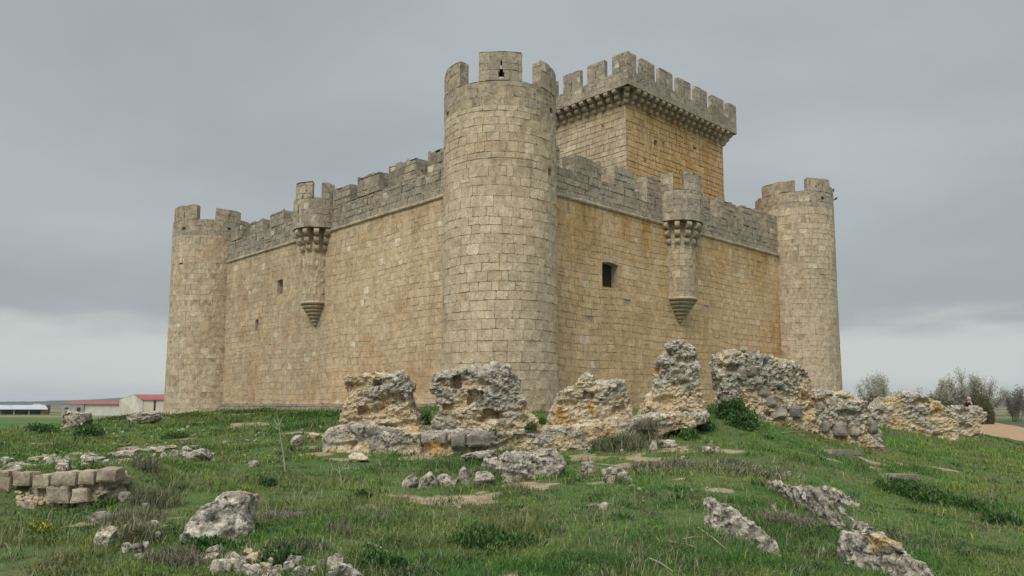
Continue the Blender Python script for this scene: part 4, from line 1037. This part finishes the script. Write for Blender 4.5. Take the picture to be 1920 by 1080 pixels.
def person():
    x, y = 27.05, 46.; q = at(1817, 745, 46.); x = q.x; top = q.z
    z0 = float(H(x, y)); hgt = min(1.85, max(1.5, top - z0)); z0 = top - hgt; k = hgt / 1.7
    J = [((0, 0, .92), .14), ((0, 0, 1.12), .125), ((0, 0, 1.32), .15), ((0, 0, 1.46), .06), ((0, -.01, 1.53), .075), ((0, -.015, 1.62), .085),
         ((-.09, 0, .86), .10), ((-.10, 0, .48), .07), ((-.10, .01, .08), .045), ((-.10, -.14, .03), .035),
         ((.09, 0, .86), .10), ((.10, 0, .48), .07), ((.10, .01, .08), .045), ((.10, -.14, .03), .035),
         ((-.18, 0, 1.38), .065), ((-.25, .02, 1.12), .045), ((-.22, -.08, .90), .035), ((-.21, -.12, .82), .03),
         ((.18, 0, 1.38), .065), ((.25, .02, 1.12), .045), ((.22, -.08, .90), .035), ((.21, -.12, .82), .03)]
    ed = [(0, 1), (1, 2), (2, 3), (3, 4), (4, 5), (0, 6), (6, 7), (7, 8), (8, 9), (0, 10), (10, 11), (11, 12), (12, 13), (2, 14), (14, 15), (15, 16), (16, 17), (2, 18), (18, 19), (19, 20), (20, 21)]
    me = bpy.data.meshes.new('body'); me.from_pydata([tuple(c * k for c in v) for v, r in J], ed, [])
    t = bpy.data.objects.new('tmp', me); COL.objects.link(t); t.modifiers.new('k', 'SKIN'); t.modifiers.new('s', 'SUBSURF').levels = 2
    for i, (v, r) in enumerate(J): me.skin_vertices[0].data[i].radius = (r * k, r * k)
    me.skin_vertices[0].data[0].use_root = True
    dg = bpy.context.evaluated_depsgraph_get(); dg.update(); m2 = bpy.data.meshes.new_from_object(t.evaluated_get(dg)); bpy.data.objects.remove(t)
    m2.name = 'person'; skin = plain('skin', (.50, .32, .26), .6); dark = plain('dark_clothes', (.02, .018, .025), .8)
    m2.materials.clear(); m2.materials.append(skin); m2.materials.append(dark)
    for f in m2.polygons:
        zc = f.center.z / k; f.material_index = 0 if zc > 1.44 or (zc < .9 and abs(f.center.x) > .19) else 1; f.use_smooth = True
    o = link(bpy.data.objects.new('person', m2), (x, y, z0)); setp(o, 'person in dark clothes with a pink head covering, behind the end block of ruin', 'person')
    def blobm(name, c, s, mat, cut=None):
        bm = bmesh.new(); bmesh.ops.create_uvsphere(bm, u_segments=16, v_segments=12, radius=1.)
        for v in bm.verts: v.co = Vector((v.co.x * s[0] + c[0], v.co.y * s[1] + c[1], v.co.z * s[2] + c[2])) * k
        me = bpy.data.meshes.new(name); bm.to_mesh(me); bm.free(); me.materials.append(mat); me.polygons.foreach_set('use_smooth', [True] * len(me.polygons))
        link(bpy.data.objects.new(name, me), (x, y, z0), o)
    pink = plain('pink_cloth', (.46, .31, .29), .9)
    blobm('headscarf', (0, .02, 1.615), (.105, .115, .125), pink)
    blobm('nose', (0, -.115, 1.585), (.014, .02, .02), skin)
    for s in (-1, 1): blobm('eye', (s * .035, -.088, 1.61), (.012, .012, .009), dark)
    b = MB(); b.tube([Vector((0, -.10, 1.50)) * k, Vector((.02, -.15, 1.36)) * k, Vector((.05, -.16, 1.2)) * k], [.035, .045, .04], 8)
    b.v = [p + Vector((x, y, z0)) for p in b.v]; b.build('scarf_tail', pink, o, smooth=True)
person()

# ================================================================== trees
M_BARK = plain('bark', (.13, .11, .085), .95)
def tree(label, px0, px1, pytop, pybase, Y, seed, cols, dens=1., poplar=True, group='bare spring trees beyond the ruins'):
    rd = random.Random(seed); base = at((px0 + px1) / 2, pybase, Y); base.z = -5.; top = at((px0 + px1) / 2, pytop, Y)
    Ht = top.z - base.z; Wt = at(px1, pytop, Y).x - at(px0, pytop, Y).x
    root = empty('tree', base, label=label, cat='tree', group=None)
    tr = MB(); tips = []
    def limb(p, d, L, r, lv):
        P = [p]; q = p.copy(); dd = d.copy(); n = 5
        for i in range(n):
            dd = (dd + Vector((rd.gauss(0, .09), rd.gauss(0, .09), .07))).normalized(); q = q + dd * (L / n); P.append(q.copy())
            if lv < 3:
                for _ in range(2 if lv else 1):
                    if rd.random() < (.95 if i > 0 or lv else .3):
                        a = rd.uniform(0, 6.28); sp = .62 if lv == 0 else .8
                        nd = (dd + Vector((math.cos(a), math.sin(a), .25)) * sp).normalized()
                        limb(q.copy(), nd, L * rd.uniform(.38, .62), r * .45, lv + 1)
            if lv >= 2: tips.append(q.copy())
        tr.tube(P, [r * (1 - .75 * i / n) for i in range(n + 1)], 4 if lv else 7)
    nst = max(5, int(Wt / .8))
    for k in range(nst):
        a = (k + .5) / nst * 2 - 1
        o_ = base + Vector((a * Wt * .10, rd.uniform(-1, 1), 0)); d = Vector((a * .85 + rd.gauss(0, .12), rd.gauss(0, .3), 1)).normalized()
        L_ = Ht * (1.02 - .25 * abs(a) ** 1.5) * rd.uniform(.55, 1.04); n = 12; P = [o_]; q = o_.copy()
        for i in range(n):
            d = (d + Vector((rd.gauss(0, .05) - a * .015, rd.gauss(0, .05), .03))).normalized(); q = q + d * (L_ / n); P.append(q.copy())
            if i > 2:
                for _ in range(3):
                    th = rd.uniform(0, 6.28); e = (d * 1.1 + Vector((math.cos(th), math.sin(th), .1)) * .55).normalized()
                    l2 = L_ * rd.uniform(.12, .36) * (1.15 - i / n * .6); Q = [q.copy(), q + e * l2 * .5, q + (e + Vector((0, 0, .25))) * l2]
                    tr.tube(Q, [.05, .035, .015], 3)
                    for f in (.35, .6, .8, 1.): tips.append(q + e * l2 * f + Vector((0, 0, .2 * l2 * f)))
        tr.tube(P, [.2 * (1 - .85 * i / n) for i in range(n + 1)], 6)
    lo = min(t.x for t in tips); hi = max(t.x for t in tips); tz = max(t.z for t in tips); cx_ = (lo + hi) / 2; tcx = (at(px0, pytop, Y).x + at(px1, pytop, Y).x) / 2
    fit = lambda p: Vector((tcx + (p.x - cx_) * Wt / (hi - lo), p.y, base.z + (p.z - base.z) * Ht / (tz - base.z)))
    tr.v = [fit(p) for p in tr.v]; tips = [fit(p) for p in tips]
    tr.build('trunk', M_BARK, root)
    tp = np.array([tuple(t) for t in tips]); n = int(len(tp) * 8 * dens)
    idx = rs.randint(0, len(tp), n); P = tp[idx] + rs.randn(n, 3) * .5; n = len(P)
    C = np.array(cols)[rs.randint(0, len(cols), n)] * (1 + rs.randn(n, 1) * .2)
    V_, T_, C_ = blades(P[:, 0], P[:, 1], P[:, 2], rs.uniform(.2, .42, n), rs.uniform(.14, .28, n), rs.uniform(0, 3., n), rs.uniform(0, 6.28, n), np.clip(C, .01, .6))
    me = fastmesh('crown', V_ - np.array(tuple(base)), T_, {'col': ('FLOAT_COLOR', C_)}, smooth=False); me.materials.append(M_LEAF)
    link(bpy.data.objects.new('crown', me), base, root)
SPR = [(.36, .355, .25), (.28, .285, .17), (.44, .43, .33)]
tree('wide budding tree nearest the castle, right of the right round tower', 1618, 1720, 697, 790, 200, 1, SPR)
tree('lower budding tree joining the left side of the biggest tree', 1726, 1775, 710, 790, 210, 2, SPR)
tree('biggest many stemmed budding tree rising over the long humped ruin', 1758, 1868, 692, 790, 205, 3, SPR, 1.1)
tree('smaller bare tree at the right edge of the picture', 1882, 1925, 727, 790, 215, 4, [(.16, .14, .09), (.13, .12, .07)], .8)
for i, (px, w, yt, lab) in enumerate([(1775, 60, 750, 'olive green shrubs under the biggest tree, left part'), (1835, 50, 738, 'olive green shrub under the biggest tree, right part'), (1640, 70, 742, 'low green shrubs under the tree nearest the castle')]):
    c = at(px, 790, 190); c.z = -5
    n = 2600; a = rs.uniform(0, 6.28, n); r = np.sqrt(rs.rand(n)); wr_ = w / 2 / 1440 * 190; hh = at(px, yt, 190).z + 5
    V_, T_, C_ = blades(r * np.cos(a) * wr_, r * np.sin(a) * wr_, rs.rand(n) * hh * (1 - r ** 2 * .6), rs.uniform(.4, .8, n), rs.uniform(.3, .5, n), rs.uniform(0, 2.6, n), a, np.clip(np.array([(.10, .095, .03), (.075, .08, .03), (.12, .10, .035)])[rs.randint(0, 3, n)] * (1 + rs.randn(n, 1) * .2), .01, .5))
    me = fastmesh('shrub', V_, T_, {'col': ('FLOAT_COLOR', C_)}, smooth=False); me.materials.append(M_LEAF)
    setp(link(bpy.data.objects.new('shrub', me), c), lab, 'shrub')

# ================================================================== farm buildings on the plain
def wallmat(name, col, var=.12): return plain(name, col, .85, var, .4)
M_RED = wallmat('red_roof_sheet', (.30, .09, .08)); M_CREAM = wallmat('cream_wall', (.52, .50, .40)); M_GREYW = wallmat('grey_wall', (.30, .31, .31)); M_TIN = wallmat('tin_roof', (.42, .44, .45)); M_BRICK = wallmat('brick_wall', (.25, .13, .085)); M_GREY2 = wallmat('white_render', (.55, .55, .48))
X_ = Vector((1, 0, 0)); Y_ = Vector((0, 1, 0))
def bpart(name, mat, parent, fn):
    b = MB(); fn(b); return b.build(name, mat, parent)
# warehouse, gable end turned to the left
g0 = 300.; A_ = at(268, 757, g0 - 8); Bx = at(335, 757, g0 - 8).x; gl = at(224, 757, g0 + 6)
ez_ = at(268, 749.2, g0 - 8).z; rz = at(254, 740.2, g0).z; root = empty('warehouse', (A_.x + 6, g0, -5), label='cream warehouse with a red gabled roof, beside the left round tower', cat='warehouse')
pA = Vector((A_.x, g0 - 8, -5)); pB = Vector((Bx + 14, g0 - 8, -5)); pC = Vector((gl.x, g0 + 6, -5)); pD = pC + (pB - pA)
ridge0 = Vector((at(254, 757, g0).x, g0 - 1, rz)); ridge1 = ridge0 + (pB - pA)
U = lambda p, z: Vector((p.x, p.y, z))
def wf(b):
    b.face([pA, pB, U(pB, ez_), U(pA, ez_)], .5); b.face([pC, pA, U(pA, ez_), ridge0, U(pC, ez_)], .5)
    b.face([pD, pC, U(pC, ez_), U(pD, ez_)], .5); b.face([pB, pD, U(pD, ez_), ridge1, U(pB, ez_)], .5)
bpart('wall', M_CREAM, root, wf)
def rfn(b):
    dn = Vector((-.2, -.5, -.12)); up_ = EZ * .12
    b.face([U(pA, ez_) + dn + up_, U(pB, ez_) + dn + up_, ridge1 + up_, ridge0 + up_ + Vector((-.2, 0, 0))]); b.face([U(pC, ez_) + up_ + Vector((-.3, .4, -.1)), ridge0 + up_, ridge1 + up_, U(pD, ez_) + up_])
    b.face([U(pA, ez_) + dn - up_, U(pB, ez_) + dn - up_, U(pB, ez_) + dn + up_, U(pA, ez_) + dn + up_])
bpart('roof', M_RED, root, rfn)
dx = at(290, 757, g0 - 8).x
bpart('door', M_DARK, root, lambda b: b.box(Vector((dx - .3, g0 - 8.1, -5)), X_, Y_, EZ, .7, .08, ez_ + 4.6))
for k in (262.5, 254): 
    xx = at(k, 757, g0 - 4).x
bpart('downpipe', M_GREYW, root, lambda b: b.box(pA + Vector((-.05, -.12, 0)), X_, Y_, EZ, .2, .1, ez_ + 5))
# long low barn
yb = 330.; x0, x1 = at(124, 757, yb).x, at(262, 757, yb).x; ze = at(200, 757.6, yb).z; zr = at(200, 752., yb).z
root = empty('barn', ((x0 + x1) / 2, yb, -5), label='long low white barn with a thin red roof and a grey end with dark doors', cat='barn')
bpart('wall', M_GREY2, root, lambda b: b.box(Vector((x0 + 8, yb, -5)), X_, Y_, EZ, x1 - x0 - 8, 10, ze + 5))
bpart('annex', M_GREYW, root, lambda b: b.box(Vector((x0 - 1.5, yb - .6, -5)), X_, Y_, EZ, 9.4, 10, ze + 4.9))
bpart('roof', M_RED, root, lambda b: (b.face([Vector((x0 - 1.8, yb - .9, ze)), Vector((x1, yb - .9, ze)), Vector((x1, yb + 5, zr)), Vector((x0 + 2.5, yb + 5, zr))]), b.face([Vector((x0 - 1.8, yb + 11, ze)), Vector((x0 + 2.5, yb + 5, zr)), Vector((x1, yb + 5, zr)), Vector((x1, yb + 11, ze))])))
for q in (0, 5.2): bpart('door', M_DARK, root, lambda b: b.box(Vector((x0 - .1 + q, yb - .72, -5)), X_, Y_, EZ, 1.5, .1, 3.4))
bpart('window', M_TIN, root, lambda b: b.box(Vector((x0 + 2.6, yb - .7, -5)), X_, Y_, EZ, 1.6, .08, 3.0))
# open tin shed
yb = 360.; x0, x1 = at(-30, 757, yb).x, at(84, 757, yb).x; ze = at(50, 767, yb).z; zr = at(50, 759.5, yb).z
root = empty('shed', ((x0 + x1) / 2, yb, -5), label='open fronted farm shed with a pale tin roof at the far left', cat='shed')
bpart('roof', M_TIN, root, lambda b: (b.face([Vector((x0, yb - 1.2, ze)), Vector((x1 + 2.4, yb - 1.2, ze)), Vector((x1 - 4, yb + 7, zr)), Vector((x0, yb + 7, zr))]), b.face([Vector((x0, yb - 1.2, ze - .25)), Vector((x1 + 2.4, yb - 1.2, ze - .25)), Vector((x1 + 2.4, yb - 1.2, ze)), Vector((x0, yb - 1.2, ze))])))
bpart('back_wall', M_DARK, root, lambda b: b.box(Vector((x0, yb + 3.5, -5)), X_, Y_, EZ, x1 - x0, .3, ze + 5.2))
bpart('wall', M_BRICK, root, lambda b: b.box(Vector((x1 - 1.6, yb, -5)), X_, Y_, EZ, 1.4, 4, ze + 4.9))
bpart('wall', M_BRICK, root, lambda b: b.box(Vector((at(0, 757, yb).x - .3, yb, -5)), X_, Y_, EZ, 1., 4, ze + 4.9))
for k in (27, 55): bpart('post', M_TIN, root, lambda b: b.box(Vector((at(k, 757, yb).x, yb - .3, -5)), X_, Y_, EZ, .35, .3, ze + 4.9))
yb = 420.; x0, x1 = at(62, 757, yb).x, at(78, 757, yb).x
root = empty('farm_hut', ((x0 + x1) / 2, yb, -5), label='tiny pale hut behind the tin roofed shed', cat='hut')
bpart('wall', M_BRICK, root, lambda b: b.box(Vector((x0 - 6, yb, -5)), X_, Y_, EZ, x1 - x0 + 8, 5, 4.3)); bpart('roof', M_TIN, root, lambda b: b.box(Vector((x0, yb - .3, -.7)), X_, Y_, EZ, x1 - x0, 5.5, .7, taper=.9))

# dirt track on the plain at the right
pt = MB(); q0, q1, q2, q3 = at(1835, 790, 1), at(1960, 812, 1), at(1960, 832, 1), at(1835, 812, 1)
def onz(px, py, z): 
    u, w, h = pd(px, py); Y = z * w / h; return Vector((u / w * Y, Y, z))
rows = []
for k in range(21):
    x = 1800 + k * 10
    rows.append([onz(x, 787 + (x - 1835) * .17 + 26 * f + .6 * math.sin(k * 1.7 + f * 2), -4.95) for f in (0, .33, .66, 1)])
pt.grid(rows)
m = NT('packed_dirt', .95); c = m.mix(m.rng(m.noise(.5, 5, .65), .3, .7), (.40, .26, .15), (.30, .19, .11)); m.bump(m.noise(2, 5), .4, .1)
po = pt.build('dirt_track', m.done(c)); setp(po, kind='structure')

# distant hills
def ridge(name, pts, Y, depth, colr, seed):
    b = []; n = 160; xs = np.linspace(pts[0][0], pts[-1][0], n); ys = np.interp(xs, [p[0] for p in pts], [p[1] for p in pts])
    V_ = []; 
    for r, (dd, f) in enumerate([(-depth, 0.), (-depth * .6, .35), (-depth * .3, .75), (0, 1.), (depth * .6, .7), (depth, 0)]):
        for x, y in zip(xs, ys):
            t = at(x, y + (vnoise(np.array([x]), np.array([0.]), 14., seed)[0] - .5) * 1.4, Y); k_ = (Y + dd) / Y
            V_.append((t.x * k_, Y + dd, -6 + (t.z + 6) * f * (1 + .12 * (vnoise(np.array([x]), np.array([r * 9.]), 9., seed)[0] - .5))))
    i, j = np.meshgrid(np.arange(5), np.arange(n - 1), indexing='ij'); a = (i * n + j).ravel()
    me = fastmesh(name, np.array(V_), np.c_[a, a + 1, a + 1 + n, a + n])
    m = NT(name + '_ground', .95); c = m.mix(m.rng(m.noise(.004, 5, .65), .45, .6), colr, tuple(k * .6 for k in colr)); c = m.mix(m.rng(m.noise(.0025, 3), .56, .6), c, (.13, .12, .07))
    me.materials.append(m.done(c)); setp(link(bpy.data.objects.new(name, me), (0, 0, 0)), kind='structure')
ridge('hills', [(-900, 752), (-300, 754), (0, 753.5), (60, 752.), (120, 751), (200, 747.5), (245, 745), (300, 744), (420, 746), (700, 752), (1000, 757)], 2600, 700, (.05, .065, .045), 3)
ridge('hills', [(1100, 757), (1500, 752), (1620, 750.5), (1700, 750), (1800, 748), (1870, 747), (1930, 749), (2100, 750), (2600, 748)], 1900, 600, (.05, .06, .035), 8)

# ================================================================== light, sky, air
world = bpy.data.worlds.new('World'); sc.world = world; world.use_nodes = True
nt = world.node_tree; bg = nt.nodes['Background']; L = nt.links.new
SUN_EL, SUN_AZ = R(52), R(205)   # azimuth clockwise from +Y: behind the camera, to the left
sky = nt.nodes.new('ShaderNodeTexSky'); sky.sky_type = 'NISHITA'; sky.sun_disc = False; sky.sun_elevation = SUN_EL; sky.sun_rotation = SUN_AZ; sky.dust_density = 3
class WN(NT):
    def __init__(s): s.t = nt; s._pos = None
w = WN(); tc = w.n('ShaderNodeTexCoord'); dvec = tc.outputs['Generated']
dx_, dy_, dz_ = w.sep(dvec)
den = w.math('ADD', w.math('MAXIMUM', dz_, 0.), .16)
cv = w.n('ShaderNodeCombineXYZ'); w.put(cv.inputs[0], w.math('DIVIDE', dx_, den)); w.put(cv.inputs[1], w.math('DIVIDE', dy_, den))
base_v = cv.outputs[0]
n1 = w.noise(.5, 4, .45, vec=w.scl((1.05, 1., 1), base_v), dist=.3); n2 = w.noise(1.7, 5, .55, vec=w.scl((1., 1., 1), base_v))
cl_ = w.math('ADD', w.mul(n1, .84), w.mul(n2, .16))
ccol = w.mix(w.rng(cl_, .36, .64), (2.25, 2.46, 2.55), (3.05, 3.27, 3.30))
# pale gap under the cloud deck near the horizon
band = w.mul(w.rng(w.math('ADD', dz_, w.mul(w.math('SUBTRACT', n2, .5), .09)), .115, .065), w.rng(dz_, -.02, .02))
ccol = w.mix(w.mul(band, .75), ccol, (4.0, 4.2, 4.0))
low = w.rng(w.math('ADD', dz_, w.mul(w.math('SUBTRACT', n1, .5), .03)), .035, .012)
ccol = w.mix(w.mul(low, .7), ccol, (2.9, 3.2, 3.3))
zen = w.rng(dz_, .46, .95, 1., 3.2)
ccol = w.bright(ccol, w.mul(zen, 1.1))
mixc = w.mix(.93, sky.outputs[0], ccol)
L(mixc, bg.inputs['Color']); bg.inputs['Strength'].default_value = .1
sun = bpy.data.lights.new('sun', 'SUN'); sun.energy = 1.5; sun.angle = R(32); sun.color = (1, .96, .90)
so = bpy.data.objects.new('sun', sun); COL.objects.link(so)
sd = Vector((math.sin(SUN_AZ) * math.cos(SUN_EL), math.cos(SUN_AZ) * math.cos(SUN_EL), math.sin(SUN_EL)))
so.rotation_euler = sd.to_track_quat('Z', 'Y').to_euler()

hz = MB(); hz.box(Vector((-6100, -400, -7.2)), X_, Y_, EZ, 12200, 6500, 60.)
hm = bpy.data.materials.new('haze'); hm.use_nodes = True; ht = hm.node_tree; ht.nodes.remove(ht.nodes['Principled BSDF'])
pv = ht.nodes.new('ShaderNodeVolumePrincipled'); pv.inputs['Color'].default_value = (.86, .92, 1, 1); pv.inputs['Density'].default_value = .00012
ht.links.new(pv.outputs[0], [n for n in ht.nodes if n.type == 'OUTPUT_MATERIAL'][0].inputs['Volume'])
setp(hz.build('haze', hm), kind='stuff')
sc.view_settings.view_transform = 'Standard'; sc.view_settings.look = 'None'; sc.view_settings.exposure = .55; sc.view_settings.gamma = 1
